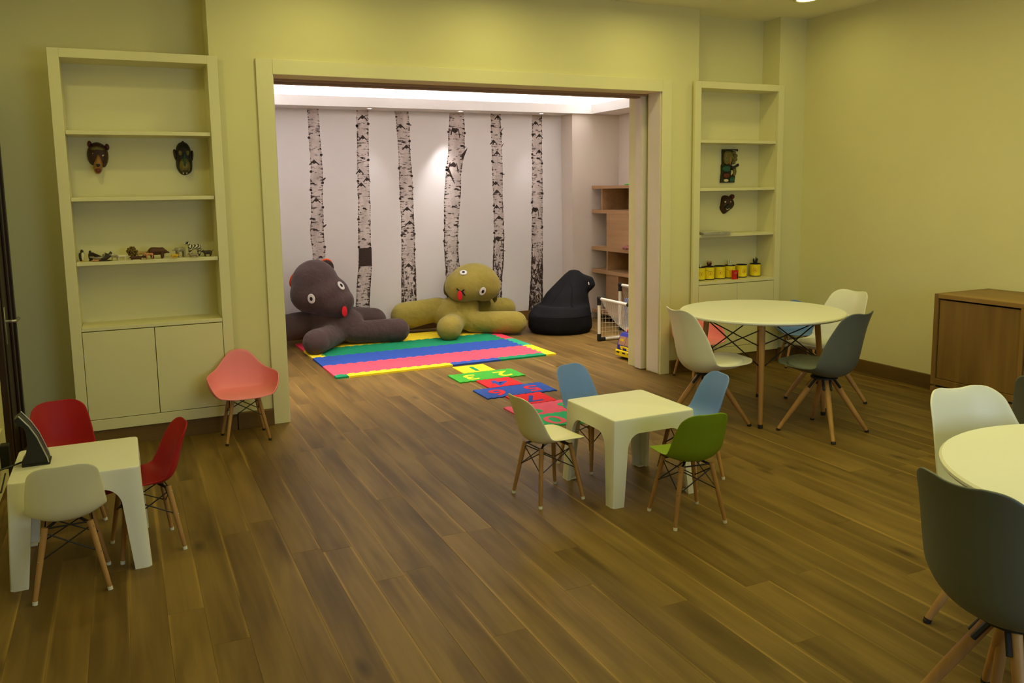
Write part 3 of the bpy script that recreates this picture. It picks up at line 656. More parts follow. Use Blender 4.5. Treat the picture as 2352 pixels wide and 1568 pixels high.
CHEV = [[(1.93, .3, 1), (1.7, .2, 0), (1.52, .45, 1), (1.32, .1, 0), (1.2, .4, 0), (.9, .6, 0)], [(2.42, .5, 1), (2.2, .5, 1), (1.98, .4, 0), (1.83, .2, 1), (1.74, .75, 1), (1.68, .3, 1), (1.42, .5, 0), (1.08, .4, 0)],
 [(2.33, .3, 1), (2.36, .9, 0), (2.1, .7, 1), (1.66, .8, 0), (1.52, .75, 0), (1.4, .5, 1), (1.24, .65, 1), (1.16, .3, 0), (.75, .5, 1)], [(2.3, .4, 2), (2.12, .85, 0), (1.9, .4, 2), (1.78, .2, 0), (1.62, .7, 0), (1.42, .6, 0), (1.2, .8, 0)],
 [(2.46, .7, 1), (2.36, .15, 0), (2.17, .2, 1), (2.04, .5, 1), (1.8, .9, 0), (1.68, .3, 1), (1.58, .4, 1), (1.4, .3, 1), (1.27, .5, 1), (1.02, .4, 2), (.88, .85, 0)], [(2.4, .35, 1), (2.25, .7, 1), (2.06, .7, 1), (1.98, .6, 0), (1.7, .6, 0), (1.36, .3, 2), (1.25, .7, 0)]]
rb = random.Random(11)
def decal(i):
    rows = TR[i]; zs = [r[0] for r in rows][::-1]; xa = [r[1] for r in rows][::-1]; xb = [r[2] for r in rows][::-1]; base = (xa[0]+xb[0])/2
    mb = MB(); n = 120; nz = np.linspace(.1, 2.499, n); cols = 6; jl = jr = 0; A = []; Bx = []
    for z in nz:
        jl = jl*.7+rb.uniform(-.003, .003); jr = jr*.7+rb.uniform(-.003, .003)
        A.append(np.interp(z, zs, xa)+jl); Bx.append(np.interp(z, zs, xb)+jr)
    vs = []; dark = []; edge = []
    for k, z in enumerate(nz):
        for c in range(cols+1):
            u = c/cols; vs.append((A[k]+(Bx[k]-A[k])*u-base, 0, z)); dark.append(np.interp(z, *zip(*DK[i]))); edge.append(abs(u-.5)*2)
    fs = [(k*(cols+1)+c, k*(cols+1)+c+1, (k+1)*(cols+1)+c+1, (k+1)*(cols+1)+c) for k in range(n-1) for c in range(cols)]
    mb.add(vs, fs); mb.cm = 1; nb = len(mb.v)
    X = lambda u, z: np.interp(z, nz, A)+(np.interp(z, nz, Bx)-np.interp(z, nz, A))*u-base
    def poly(pts): mb.add([(x, -.0007, z) for x, z in pts], [tuple(range(len(pts)))])
    w = (xb[3]-xa[3])
    def blot(x, z, a, b, n_=9):
        poly([(x+a*math.cos(q)*rb.uniform(.75, 1.1), z+b*math.sin(q)*rb.uniform(.6, 1.2)) for q in [2*PI*k/n_ for k in range(n_)]])
    for z, u, t in CHEV[i]:
        x = X(u, z); s = w*rb.uniform(.27, .36)
        if t == 1:      # branch scar: a dark peak with drooping arms
            poly([(x-s, z-.022), (x-s*.9, z-.034), (x-s*.35, z-.008), (x, z-.018), (x+s*.4, z-.008), (x+s*1.05, z-.036), (x+s, z-.02), (x+s*.35, z+.014), (x, z+.03), (x-s*.35, z+.012)])
        elif t == 2:    # eye
            blot(x, z, s*.8, .03, 12); poly([(x-s*1.2, z-.05), (x-s*.7, z+.03), (x-s*.5, z+.03), (x-s*.9, z-.06)]); poly([(x+s*.6, z+.03), (x+s*.9, z+.01), (x+s*1.2, z-.09), (x+s, z-.09)])
        else: blot(x, z, s*.55, .012); blot(x+s*.5, z-.012, s*.4, .006)
    for k in range(42):     # lenticels
        z = rb.uniform(.3, 2.46); u = rb.choice((rb.uniform(0, .25), rb.uniform(.75, 1), rb.uniform(.1, .9))); a = rb.uniform(.008, .03)
        x = X(u, z); x = min(max(x, X(0, z)+a), X(1, z)-a); blot(x, z, a, rb.uniform(.0025, .008), 7)
    for k in range(7):      # knots and stubs on the outline
        z = rb.uniform(.9, 2.4); s = rb.choice((0, 1)); x = X(s, z); d = 1 if s else -1
        poly([(x-d*.02, z-.012), (x+d*.006, z-.016), (x+d*.012, z+.0), (x+d*.006, z+.012), (x-d*.015, z+.01)])
    if i == 0:
        for z in (1.74, 1.23): poly([(X(.9, z), z-.012), (X(1, z)+.012, z-.004), (X(1, z)+.034, z+.022), (X(1, z)+.022, z+.026), (X(1, z), z+.012)])
    if i == 4:
        for z in (2.3, 2.12): poly([(X(.9, z), z-.012), (X(1, z)+.006, z), (X(1, z)+.034, z+.045), (X(1, z)+.004, z+.016)])
    if i == 3:
        poly([(X(.8, 2.05), 2.02), (X(1, 2.09)+.03, 2.10), (X(1, 2.09)+.024, 2.075), (X(1, 2.0), 1.99), (X(.9, 1.95), 1.95)])
        poly([(X(0, 1.83)-.015, 1.85), (X(.2, 1.83), 1.86), (X(.62, 1.68), 1.68), (X(.55, 1.68), 1.69), (X(.18, 1.82), 1.81)])
    if i == 1:
        x0, x1 = X(0, .87), X(1, .87); poly([(x0, .77), (x1, .772), (x1+.003, .98), (x0+.004, .975)])
    o = mb.build('birch_decal', [BARK, BARKD]); o.location = (base, 9.1685, 0)
    for nm, arr in (('dark', dark), ('edge', edge)):
        at = o.data.attributes.new(nm, 'FLOAT', 'POINT'); at.data.foreach_set('value', [max(-.2, float(v))*1. for v in arr]+[0]*(len(mb.v)-nb))
    e = np.array(edge); o.data.attributes['edge'].data.foreach_set('value', list(np.clip((e-.6)/.4, 0, 1)**1.5)+[0]*(len(mb.v)-nb))
    tag(o, BL[i], 'wall decal', 'birch trunk prints on the far wall')
for i in range(6): decal(i)

# ------------------------------------------------------------------ foam mats
TH = .016
def toothed(a, b, n, h):
    """puzzle outline from a to b along one axis: list of (t, offset)"""
    p = (b-a)/n; out = [(a, 0)]
    for k in range(n):
        s = a+k*p; out += [(s+.27*p, 0), (s+.2*p, h), (s+.8*p, h), (s+.73*p, 0)]
    return out+[(b, 0)]
def foam_tile(parent, m, x0, x1, y0, y1, L=0, R=0, B=0, T=0, th=TH, pit=.097, h=.022, name='foam_tile'):
    nx = max(1, round((x1-x0)/pit)); ny = max(1, round((y1-y0)/pit))
    bot = [(x, y0+d) for x, d in (toothed(x0, x1, nx, h) if B else [(x0, 0), (x1, 0)])]
    rig = [(x1+d, y) for y, d in (toothed(y0, y1, ny, h) if R else [(y0, 0), (y1, 0)])]
    top = [(x, y1+d) for x, d in (toothed(x0, x1, nx, h) if T else [(x0, 0), (x1, 0)])]
    lef = [(x0+d, y) for y, d in (toothed(y0, y1, ny, h) if L else [(y0, 0), (y1, 0)])]
    poly = bot[:-1]+rig[:-1]+list(reversed(top))[:-1]+list(reversed(lef))[:-1]
    return MB().prism(poly, 0, th, lambda u, v, hh: (u, v, hh)).build(name, m, parent)
pm = thing('play_mat', 'large puzzle foam mat of striped coloured tiles under the plush animals', 'foam mat', (1.595, 7.01, 0), math.radians(.3))
xs = [.11, .595, 1.08, 1.565, 2.05]; ys = [.09, .525, .955, 1.385, 1.82]
front = ['yellow', 'yellow', 'blue', 'green']
foam_tile(pm, FOAM['green'], 0, .11, 0, .09, T=1)
for k in range(4): foam_tile(pm, FOAM[front[k]], xs[k], xs[k+1], 0, .09, T=1)
foam_tile(pm, FOAM['yellow'], 2.05, 2.16, 0, .09, T=1)
rowc = ['pink', 'blue', 'green', 'yellow']; leftc = ['pink', 'blue', 'yellow', 'crimson']; rightc = ['yellow', 'teal', 'crimson', 'teal']
for r in range(4):
    last = 0 if r == 3 else 1
    foam_tile(pm, FOAM[leftc[r]], 0, .11, ys[r], ys[r+1], B=1, T=last, R=1 if r > 1 else 0)
    for k in range(4): foam_tile(pm, FOAM[rowc[r]], xs[k], xs[k+1], ys[r], ys[r+1], B=1, T=last, L=1 if (k == 0 and r > 1) else 0, R=1 if k == 3 else 0)
    foam_tile(pm, FOAM[rightc[r]], 2.05, 2.16, ys[r], ys[r+1], L=1, B=1, T=last)
hp = thing('hopscotch_mat', 'foam hopscotch mat with cut-out numbers leading to the big foam mat', 'foam mat', (2.46, 4.83, 0), math.radians(-.4))
fc = bpy.data.curves.new('digit', 'FONT')
fo = bpy.data.objects.new('digit', fc); COL.objects.link(fo)
def digit(txt, x, y, m, size=.25):
    fc.body = txt; fc.size = size; fc.align_x = 'CENTER'; fc.align_y = 'CENTER'; fc.extrude = .0012; fc.offset = .0035
    bpy.context.view_layer.update()
    me = bpy.data.meshes.new_from_object(fo.evaluated_get(bpy.context.evaluated_depsgraph_get())); me.materials.clear(); me.materials.append(m)
    o = bpy.data.objects.new('digit', me); COL.objects.link(o); o.parent = hp; o.location = (x, y, .0102); o.rotation_euler = (0, 0, PI); o.scale = (1.15, 1, 1)
HT = .01; q = .302
def hrow(y, tiles, B=1, T=1):
    for (x0, m, dg, dm) in tiles:
        foam_tile(hp, FOAM[m], x0, x0+q, y, y+q, B=B, T=T, th=HT, pit=.06, h=.011)
        for d_, dx in (dg if isinstance(dg, list) else [(dg, 0)]): digit(d_, x0+q/2+dx, y+q/2, FOAM[dm])
hrow(6*q, [(.165, 'yellow', '1', 'green')], T=0)
hrow(5*q, [(.01, 'lime', '3', 'yellow'), (.312, 'lime', '2', 'yellow')])
hrow(4*q, [(.15, 'red', '4', 'blue')])
hrow(3*q, [(0, 'blue', '6', 'red'), (.302, 'blue', '5', 'red')])
hrow(2*q, [(.15, 'red', '7', 'blue')])
hrow(1*q, [(0, 'rose', '9', 'teal'), (.302, 'rose', '8', 'teal')])
arc = [(.302+.302*math.cos(a), .2+.2*math.sin(a)) for a in np.linspace(PI, 2*PI, 25)]
home = arc+[(.604, q)]+list(reversed([(x, q+d) for x, d in toothed(0, .604, 10, .011)]))[1:]
MB().prism(home, 0, HT, lambda u, v, hh: (u, v, hh)).build('foam_tile', FOAM['teal'], hp)
digit('0', .18, .15, FOAM['rose'], .27); digit('1', .41, .15, FOAM['rose'], .27)
bpy.data.objects.remove(fo)

# ------------------------------------------------------------------ plush animals
from mathutils.bvhtree import BVHTree
def surf(o, c, p):
    bm = bmesh.new(); bm.from_mesh(o.data); t = BVHTree.FromBMesh(bm); bm.free(); c = Vector(c); d = (Vector(p)-c).normalized()
    h = t.ray_cast(c+d*2, -d); return h[0], h[1]
def disc_on(name, o, c, p, r, m, parent, lift=.004, asp=1.25, hgt=.006):
    pos, nr = surf(o, c, p); q = nr.to_track_quat('Z', 'Y').to_matrix()
    mb = MB(); mb.ell(pos+nr*lift, (r, r*asp, hgt), 18, 7, q); return mb.build(name, m, parent, True)
def plush(label, org, m, body, head_parts, hc, eyes, ears, mouth, tongue, nb=.02):
    t = thing('plush_animal', label, 'plush toy', org); o = Vector(org)
    def rel(mb): mb.v = [tuple(Vector(v)-o) for v in mb.v]; return mb
    mb = MB()
    for a in body:
        if len(a) == 4: mb.caps(*a, 18)
        else: mb.ell(a[0], a[1], 20, 14)
    bd = blob('body', rel(mb), m, nb, 7, t, .001)
    mb = MB()
    for c, r in head_parts: mb.ell(c, r, 20, 14)
    hd = blob('head', rel(mb), m, nb, 9, t)
    H = Vector(hc)-o
    for p, r in eyes:
        e = disc_on('eye', hd, H, Vector(p)-o, r, EYEW, t, .003)
        disc_on('pupil', hd, H, Vector(p)-o, r*.42, BLKF, e, .007)
    for c, r, d in ears:
        q = Vector(d).to_track_quat('Z', 'Y').to_matrix()
        e_ = MB(); e_.ell(Vector(c)-o, (r*.75, r, .018), 16, 8, q); e = e_.build('ear', m, t, True)
        i_ = MB(); i_.ell(Vector(c)-o+Vector(d).normalized()*.02+Vector((-.004, 0, .008)), (r*.72, r*.96, .014), 16, 8, q); x = i_.build('ear_lining', ears_m, e, True)
        if ears_m is ORANGEF: x['label'] = 'orange felt ear lining'
    if mouth:
        w = MB()
        for ln in mouth:
            pts = []
            for k in range(9):
                f = k/8; a = [Vector(v)-o for v in ln]
                p = a[0]*(1-f)**2+a[1]*2*f*(1-f)+a[2]*f*f
                s, nn = surf(hd, H, p); pts.append(s+nn*.003)
            w.tube(pts, .0075, 6)
        w.build('mouth_line', BLKF, t)
    s, nn = surf(hd, H, Vector(tongue)-o); q = Vector((nn.x, nn.y, nn.z)).to_track_quat('Y', 'Z').to_matrix()
    tg = MB(); tg.ell(s+nn*.012+Vector((0, 0, -.035)), (.03, .014, .055), 14, 8); tg.build('tongue', REDF, t, True)
    return t
ears_m = ORANGEF
pb = plush('huge brown plush animal with orange ears and red tongue, slumped at the far wall', (2.0, 8.6, TH), BROWNF,
    [((2.0, 8.7, .21), (.30, .29, .195)), ((1.93, 8.66, .3), (.22, .2, .16)), ((1.95, 8.5, .14), (1.67, 8.18, .13), .11, .132), ((2.13, 8.52, .14), (2.60, 8.45, .135), .115, .13),
     ((2.15, 8.82, .26), (2.47, 8.90, .19), .12, .14), ((1.74, 8.74, .25), (1.33, 8.74, .185), .13, .15)],
    [((1.79, 8.66, .665), (.245, .25, .25)), ((1.86, 8.60, .55), (.275, .25, .215)), ((1.95, 8.54, .475), (.215, .21, .165)), ((1.73, 8.63, .56), (.21, .21, .2))], (1.83, 8.62, .58),
    [((1.645, 8.33, .524), .042), ((2.03, 8.40, .66), .042)],
    [((1.625, 8.77, .69), .105, (-.45, .85, .45)), ((1.95, 8.80, .81), .10, (.15, .85, .5))], None, (2.02, 8.33, .42))
rt = MB(); rt.box(-.015, .015, -.004, .004, -.03, .03); o = rt.build('side_tag', REDF, pb); o.location = (.262, -.02, .17); o.rotation_euler = (.2, .5, .3)
ears_m = OLIVEF
po = plush('huge olive plush animal with black mouth and red tongue, slumped at the far wall', (3.4, 8.6, TH), OLIVEF,
    [((3.39, 8.74, .2), (.27, .27, .19)), ((3.42, 8.7, .3), (.22, .2, .14)), ((3.29, 8.56, .14), (3.12, 8.27, .135), .115, .14), ((3.50, 8.54, .135), (3.91, 8.27, .135), .12, .13),
     ((3.2, 8.82, .27), (2.84, 8.95, .2), .135, .16), ((3.62, 8.86, .25), (4.07, 8.9, .2), .125, .135)],
    [((3.57, 8.65, .575), (.29, .26, .215)), ((3.42, 8.58, .545), (.215, .22, .185)), ((3.68, 8.63, .53), (.205, .22, .18))], (3.53, 8.62, .55),
    [((3.36, 8.46, .73), .042), ((3.60, 8.33, .47), .042)],
    [((3.83, 8.70, .46), .15, (.75, -.1, .1)), ((3.36, 8.84, .52), .13, (-.5, .7, .2))], [[(3.16, 8.33, .535), (3.2, 8.3, .49), (3.25, 8.3, .49)], [(3.29, 8.3, .52), (3.24, 8.3, .5), (3.25, 8.3, .49)], [(3.25, 8.3, .49), (3.265, 8.3, .46), (3.29, 8.3, .425)]], (3.20, 8.3, .48))

# ------------------------------------------------------------------ beanbag
t = thing('beanbag', 'black canvas beanbag chair between the olive plush and the oak shelving', 'beanbag', (4.47, 8.22, 0))
def hull(pts):
    bm = bmesh.new()
    for p in pts: bm.verts.new(p)
    bmesh.ops.convex_hull(bm, input=bm.verts); bmesh.ops.delete(bm, geom=[v for v in bm.verts if not v.link_faces], context='VERTS')
    bm.verts.ensure_lookup_table(); bm.verts.index_update(); r = MB(); r.add([tuple(v.co) for v in bm.verts], [tuple(v.index for v in f.verts) for f in bm.faces]); bm.free(); return r
def ring(cx, cy, z, rx, ry, n=20): return [(cx+rx*math.cos(2*PI*k/n), cy+ry*math.sin(2*PI*k/n), z) for k in range(n)]
mb = hull(ring(-.01, 0, .0, .34, .32)+ring(-.02, 0, .06, .375, .35)+ring(-.03, -.01, .2, .365, .34)+ring(.02, .02, .3, .32, .3))
h2 = hull(ring(.04, .05, .2, .33, .30)+ring(.12, .09, .42, .25, .22)+ring(.23, .12, .63, .10, .12)+ring(.235, .12, .675, .045, .07)); mb.add(h2.v, h2.f)
h3 = hull(ring(.3, .06, .44, .1, .12)+ring(.355, .04, .5, .1, .12)+ring(.34, .05, .59, .085, .1)+ring(.26, .1, .63, .06, .1)); mb.add(h3.v, h3.f)
b_ = blob('bag', mb, BEANM, .016, 14, t, .002)
sm_ = MB()
for a0, a1, n_ in (((-.38, -.12, .2), (.36, -.16, .2), 22), ((.0, -.3, .3), (.22, -.02, .66), 16), ((-.3, -.1, .28), (.2, .0, .66), 16)):
    pts = []
    for k in range(n_):
        f = k/(n_-1); p = Vector(a0)*(1-f)+Vector(a1)*f
        try:
            q, nn = surf(b_, (.05, .03, p.z*.95), p+Vector((0, -.25 if n_ == 22 else 0, 0))*math.sin(PI*f)); pts.append(q+nn*.001)
        except Exception: pass
    if len(pts) > 2: sm_.tube(pts, .004, 5)
sm_.build('seam', BEANM, t)
w = MB()
pts = []
for z_ in (.545, .53, .515): q, nn = surf(b_, (.3, .06, z_), (.36, -.3, z_)); pts.append(q+nn*.003)
w.tube(pts, .006, 6); lab = w.build('label_tab', EYEW, t); lab['label'] = 'small white label tab'

# ------------------------------------------------------------------ oak shelving
sh = thing('shelving_unit', 'open oak shelving in the alcove behind the beanbag and football goals', 'shelving', (5.26, 8.88, 0))
for z0, z1 in ((1.60, 1.638), (1.306, 1.348), (.856, .902), (.575, .622), (.08, .12)): MB().box(0, .395, -1.75, -.005, z0, z1).build('shelf', SHELFW, sh, bevel=.002)
for z0, z1, yy in ((1.348, 1.60, (-.205, -.94, -1.6)), (.622, .856, (-.325, -1.3)), (.12, .575, (-.56, -1.5)), (.902, 1.306, (-.86, -1.6))):
    for y in yy: MB().box(.012, .39, y-.026, y, z0, z1).build('divider', SHELFW, sh)
MB().box(.006, .385, -.815, -.335, .903, 1.305).build('storage_box', SHELFW, sh, bevel=.002)
MB().box(.02, .39, -.56, -.30, .12, .574).build('storage_box', SHELFW, sh, bevel=.002)
MB().box(.37, .392, -.94, -.231, 1.348, 1.6).build('back_panel', SHELFW, sh); MB().box(.37, .392, -1.3, -.351, .622, .856).build('back_panel', SHELFW, sh)
t = thing('flying_disc', 'lime green plastic disc lying on the top oak shelf', 'disc', (5.40, 8.12, 1.638)); d_ = MB(); lathe(d_, [(.02, .016), (.09, .016), (.125, .012), (.138, .004), (.13, .001), (.11, .008), (.02, .01)], 32); d_.build('disc_body', FOAM['lime'], t, smooth=True)
t = thing('flying_disc', 'purple plastic disc lying on the lime green one', 'disc', (5.45, 7.98, 1.655)); d_ = MB(); lathe(d_, [(.02, .016), (.08, .016), (.105, .01), (.114, .001), (.09, .006), (.02, .008)], 32); d_.build('disc_body', mat('plum_plastic', lin((96, 48, 92)), .4), t, smooth=True)
def toybox(name, label, cat, x, y, z, dx, dy, dz, m, m2=None):
    t = thing(name, label, cat, (x, y, z)); MB().box(0, dx, -dy, 0, 0, dz).build('carton', m, t, bevel=.003)
    if m2: MB().box(-.002, .0, -dy*.8, -dy*.15, dz*.2, dz*.8).build('front_panel', m2, t)
PK = mat('pink_card', lin((196, 96, 110)), .7); OR = mat('orange_card', lin((236, 72, 40)), .7); WC = mat('white_card', lin((224, 214, 204)), .7)
toybox('toy_box', 'orange red toy box on the middle oak shelf beside the oak storage box', 'box', 5.33, 7.99, .902, .15, .16, .12, OR)
toybox('toy_box', 'white toy box stacked on the orange red one in the shelving', 'box', 5.32, 8.02, 1.022, .16, .2, .10, WC, REDF)
toybox('toy_box', 'pink toy box on top of the white one in the shelving', 'box', 5.31, 8.03, 1.122, .17, .2, .1, PK)
gl = MB(); rb2 = random.Random(4)
for k in range(26): gl.ell((5.25+rb2.uniform(-.01, .03), 8.15-.24*k/25, .925+rb2.uniform(-.012, .018)), (.018, .02, .018), 7, 5)
tag(gl.build('flower_garland', mat('rose_cloth', lin((176, 116, 112)), .9, .3, 50)), 'dusty pink flower garland along the edge of the middle oak shelf', 'garland')
t = thing('play_ball', 'dark blue ball on the lower oak shelf', 'ball', (5.39, 7.97, .622)); mb = MB(); mb.ell((0, 0, .115), (.115, .115, .115), 24, 16); mb.build('ball_shell', TBLUE, t, True)
mb = MB(); lathe(mb, [(.012, .226), (.01, .2305), (.003, .2305)], 10); mb.build('valve', BLACKP, t)

# ------------------------------------------------------------------ toy goals
def goal(label, x, y, L, H, D):
    t = thing('toy_goal', label, 'goal', (x, y, 0)); r = .0165
    for yy in (0, -L):
        MB().tube([(0, yy, .075), (0, yy, H-.06)], r, 12).build('post', WHITEP, t, auto=40)
        MB().tube([(.06, yy, .02), (D-.03, yy, .02)], r, 12).build('side_bar', WHITEP, t, auto=40)
        c = MB(); c.tube([(0, yy, .08), (0, yy, .012)], .021, 12); c.tube([(-.01, yy, .021), (.07, yy, .021)], .021, 12); c.build('corner_joint', BLACKP, t, auto=40)
        s = 1 if yy < 0 else -1
        c = MB(); c.tube([(0, yy, H-.075), (0, yy, H+.012)], .021, 12); c.tube([(0, yy+.01*-s, H-.005), (0, yy+s*.05, H-.005)], .021, 12); c.build('corner_joint', BLACKP, t, auto=40)
    MB().tube([(0, -.04, H-.005), (0, -L+.04, H-.005)], r, 12).build('crossbar', WHITEP, t, auto=40)
    MB().tube([(D-.02, 0, .02), (D-.02, -L, .02)], r*.8, 10).build('rear_bar', WHITEP, t, auto=40)
    n = MB(); st_ = .034
    def P(u, v):    # u along the bar, v from the crossbar down to the rear bar; sags a little
        return Vector((.02+(D-.05)*v**1.1+.0*u, -u, H-.02-(H-.06)*v-.05*math.sin(PI*v)))
    hyp = math.hypot(D, H); nu, nv = int((L-.02)/st_), int(hyp/st_)
    for a in range(-nv, nu):
        for sg in (1, -1):
            pts = []
            for k in range(nv+1):
                u = (a+k if sg == 1 else a+nv-k)*st_+.01
                if 0 <= u <= L: pts.append(P(u, k/nv))
            if len(pts) > 1: n.tube(pts, .0017, 4, False)
    for s0 in (0, -L):
        for k in range(1, 9):
            z = (H-.02)*k/9; v = 1-z/(H-.02); n.tube([(.012, s0, z), (max(.014, (D-.05)*v), s0, z-.01)], .0016, 4, False)
            x_ = (D-.05)*k/9; n.tube([(x_, s0, .03), (x_, s0, max(.035, (H-.03)*(1-k/9)))], .0016, 4, False)
    o = n.build('net', NETM, t); o['kind'] = 'stuff'; return t
goal('white pipe toy goal with black corner joints, nearer the door jamb', 4.50, 7.45, .60, .46, .42)
goal('taller white pipe toy goal standing before the oak shelving', 5.02, 7.86, .60, .535, .18)
t = thing('toy_block', 'small blue plastic piece behind the net of the taller toy goal', 'toy', (5.23, 7.97, 0)); MB().box(-.05, .0, -.05, .05, 0, .35).build('block_body', mat('toy_sky', lin((40, 96, 176)), .4), t, bevel=.01)

# ------------------------------------------------------------------ toy bus
t = thing('toy_bus', 'blue and yellow plastic toy bus on the floor beside the door jamb', 'toy vehicle', (4.205, 6.50, 0), math.radians(3))
body = [(.0, .08), (.002, .125), (.028, .205), (.055, .243), (.47, .243), (.49, .2), (.49, .08)]
MB().prism(body, -.13, .13, lambda u, v, h: (u, h, v)).build('cab_body', TBLUE, t, bevel=.012, seg=3)
bp = MB(); bp.box(-.012, .492, -.134, .134, .028, .084); bp.build('bumper', TYEL, t, bevel=.006)
g = MB()
for a, b in ((-.105, .0), (.006, .105)):
    g.add([(.0025, a, .135), (.0025, b, .135), (.0275, b, .212), (.0275, a, .212), (-.001, a, .134), (-.001, b, .134), (.024, b, .213), (.024, a, .213)], [(4, 5, 6, 7), (0, 3, 2, 1), (0, 1, 5, 4), (1, 2, 6, 5), (2, 3, 7, 6), (3, 0, 4, 7)])
g.build('windscreen', mat('toy_glass', lin((168, 130, 104)), .25), t)
MB().box(.01, .013, .03, .09, .138, .19).build('driver_seat', TYEL, t)
gr = [(-.075, .125), (.075, .125), (.06, .096), (.035, .086), (.03, .108), (-.03, .108), (-.035, .086), (-.06, .096)]
MB().prism(gr, -.003, .018, lambda u, v, h: (h, u, v)).build('grille', TYEL, t, bevel=.002)
for y in (-.09, .0, .09):
    lp = MB(); lp.box(-.015, -.011, y-.022, y+.022, .057, .07); lp.build('headlight', BLACKP, t)
MB().box(.09, .42, -.09, .09, .243, .268).build('roof_rack', TRED, t, bevel=.005)
for x in (.09, .38):
    for s in (1, -1):
        wv = MB(); lathe(wv, [(.012, 0), (.04, 0), (.045, .006), (.045, .026), (.04, .032), (.012, .032)], 20)
        o = wv.build('wheel', BLACKP, t, auto=40); o.location = (x, s*.105-(.016 if s > 0 else .016)+0, .045); o.rotation_euler = (PI/2, 0, 0); o.location.y = s*.118+.016
for y in (.1315, -.1315):
    for k in range(3): MB().box(.1+.12*k, .19+.12*k, y-.0015, y+.0015, .15, .21).build('side_window', TYEL, t)

# ------------------------------------------------------------------ wall masks and carving
def dome(mb, outline, c, depth, y, steps=5, flat=.35):
    rs = []
    for i in range(steps+1):
        s = i/steps; k = 1-(1-flat)*s**1.6; h = depth*math.sin(s*PI/2)
        rs.append([(c[0]+(u-c[0])*k, y-h, c[1]+(v-c[1])*k) for u, v in outline])
    return mb.rings([[(u, y, v) for u, v in outline]]+rs[1:], True, True)
def smooth_outline(p, it=2):
    for _ in range(it):
        q = []
        for i in range(len(p)):
            a, b = p[i], p[(i+1) % len(p)]; q += [(a[0]*.75+b[0]*.25, a[1]*.75+b[1]*.25), (a[0]*.25+b[0]*.75, a[1]*.25+b[1]*.75)]
        p = q
    return p
MBR = mat('mask_brown', lin((66, 38, 24)), .5, .25, 60, .3, 90); MDK = mat('mask_black', (.02, .017, .014), .5, .2, 60, .4, 120); MRD = mat('mask_red', lin((98, 40, 28)), .5, .15, 60)
MOL = mat('mask_olive', lin((112, 100, 52)), .55, .3, 70, .3, 90); MWH = mat('mask_ivory', lin((214, 204, 176)), .5); MGR = mat('mask_green', lin((30, 84, 70)), .5, .2, 60); MTN = mat('mask_tan', lin((150, 104, 58)), .5, .3, 90)
def mapper(x0, z1, sx, sz, ox, oy): return lambda pts: [(x0+(u-ox)*sx, z1-(v-oy)*sz) for u, v in pts]
def mask_obj(label, x, y, z): return thing('carved_mask', label, 'mask', (x, y, z))
Yb = 6.058
t = mask_obj('red brown bear mask with white eyes on the left bookcase back', -.10, Yb, 1.85)
M = mapper(-.169+.10, 1.96-1.85, .000318, .00038, 270, 150)
mb = MB(); dome(mb, smooth_outline(M([(272, 430), (282, 330), (330, 250), (390, 205), (480, 185), (580, 225), (640, 280), (668, 380), (660, 500), (600, 610), (540, 620), (460, 560), (380, 590), (300, 540)])), M([(470, 400)])[0], .055, 0); mb.build('face', MBR, t, True)
for e in ([(290, 215), (325, 155), (385, 200), (345, 270), (300, 275)], [(605, 260), (640, 205), (695, 240), (690, 310), (650, 330)]):
    mb = MB(); dome(mb, smooth_outline(M(e)), M([(sum(a for a, b in e)/5, sum(b for a, b in e)/5)])[0], .018, 0, 3); mb.build('ear', MRD, t, True)
mb = MB(); dome(mb, smooth_outline(M([(365, 600), (420, 470), (460, 380), (500, 380), (545, 480), (550, 600), (525, 690), (460, 735), (395, 710)])), M([(465, 560)])[0], .05, -.032); mb.build('muzzle', MTN, t, True)
mb = MB(); dome(mb, smooth_outline(M([(420, 560), (510, 560), (500, 600), (465, 615), (430, 600)])), M([(465, 585)])[0], .014, -.08, 3); mb.build('nose', MDK, t, True)
mb = MB(); dome(mb, smooth_outline(M([(400, 640), (520, 640), (505, 700), (460, 715), (415, 700)])), M([(460, 675)])[0], .01, -.078, 3); mb.build('mouth', MRD, t, True)
for e in ([(355, 365), (400, 345), (432, 400), (415, 432), (375, 415)], [(515, 430), (545, 395), (600, 395), (585, 440), (540, 452)]):
    mb = MB(); dome(mb, smooth_outline(M(e)), M([(sum(a for a, b in e)/5, sum(b for a, b in e)/5)])[0], .012, -.042, 3); mb.build('eye', MWH, t, True)
mb = MB(); dome(mb, smooth_outline(M([(345, 290), (470, 255), (600, 300), (590, 345), (470, 330), (360, 340)])), M([(470, 300)])[0], .014, -.046, 3); mb.build('brow', MOL, t, True)
t = mask_obj('dark gorilla mask with green nose ridge on the left bookcase back', .41, Yb, 1.84)
M = mapper(.345-.41, 1.961-1.84, .000318*1.06, .0004, 1725, 165)
mb = MB(); dome(mb, smooth_outline(M([(1790, 290), (1830, 215), (1900, 190), (1925, 165), (1950, 190), (2010, 215), (2055, 280), (2080, 400), (2080, 640), (2030, 710), (1920, 750), (1830, 710), (1775, 620), (1780, 420)])), M([(1925, 450)])[0], .05, 0); mb.build('face', MDK, t, True)
for e in ([(1730, 330), (1760, 300), (1790, 330), (1800, 450), (1780, 510), (1745, 440)], [(2060, 340), (2095, 320), (2115, 360), (2105, 460), (2075, 520), (2060, 470)]):
    mb = MB(); dome(mb, smooth_outline(M(e)), M([(sum(a for a, b in e)/6, sum(b for a, b in e)/6)])[0], .016, 0, 3); mb.build('ear', MBR, t, True)
mb = MB(); dome(mb, smooth_outline(M([(1820, 540), (1870, 460), (1930, 440), (1990, 460), (2035, 550), (2025, 660), (1960, 700), (1890, 700), (1830, 650)])), M([(1925, 580)])[0], .03, -.036); mb.build('muzzle', MOL, t, True)
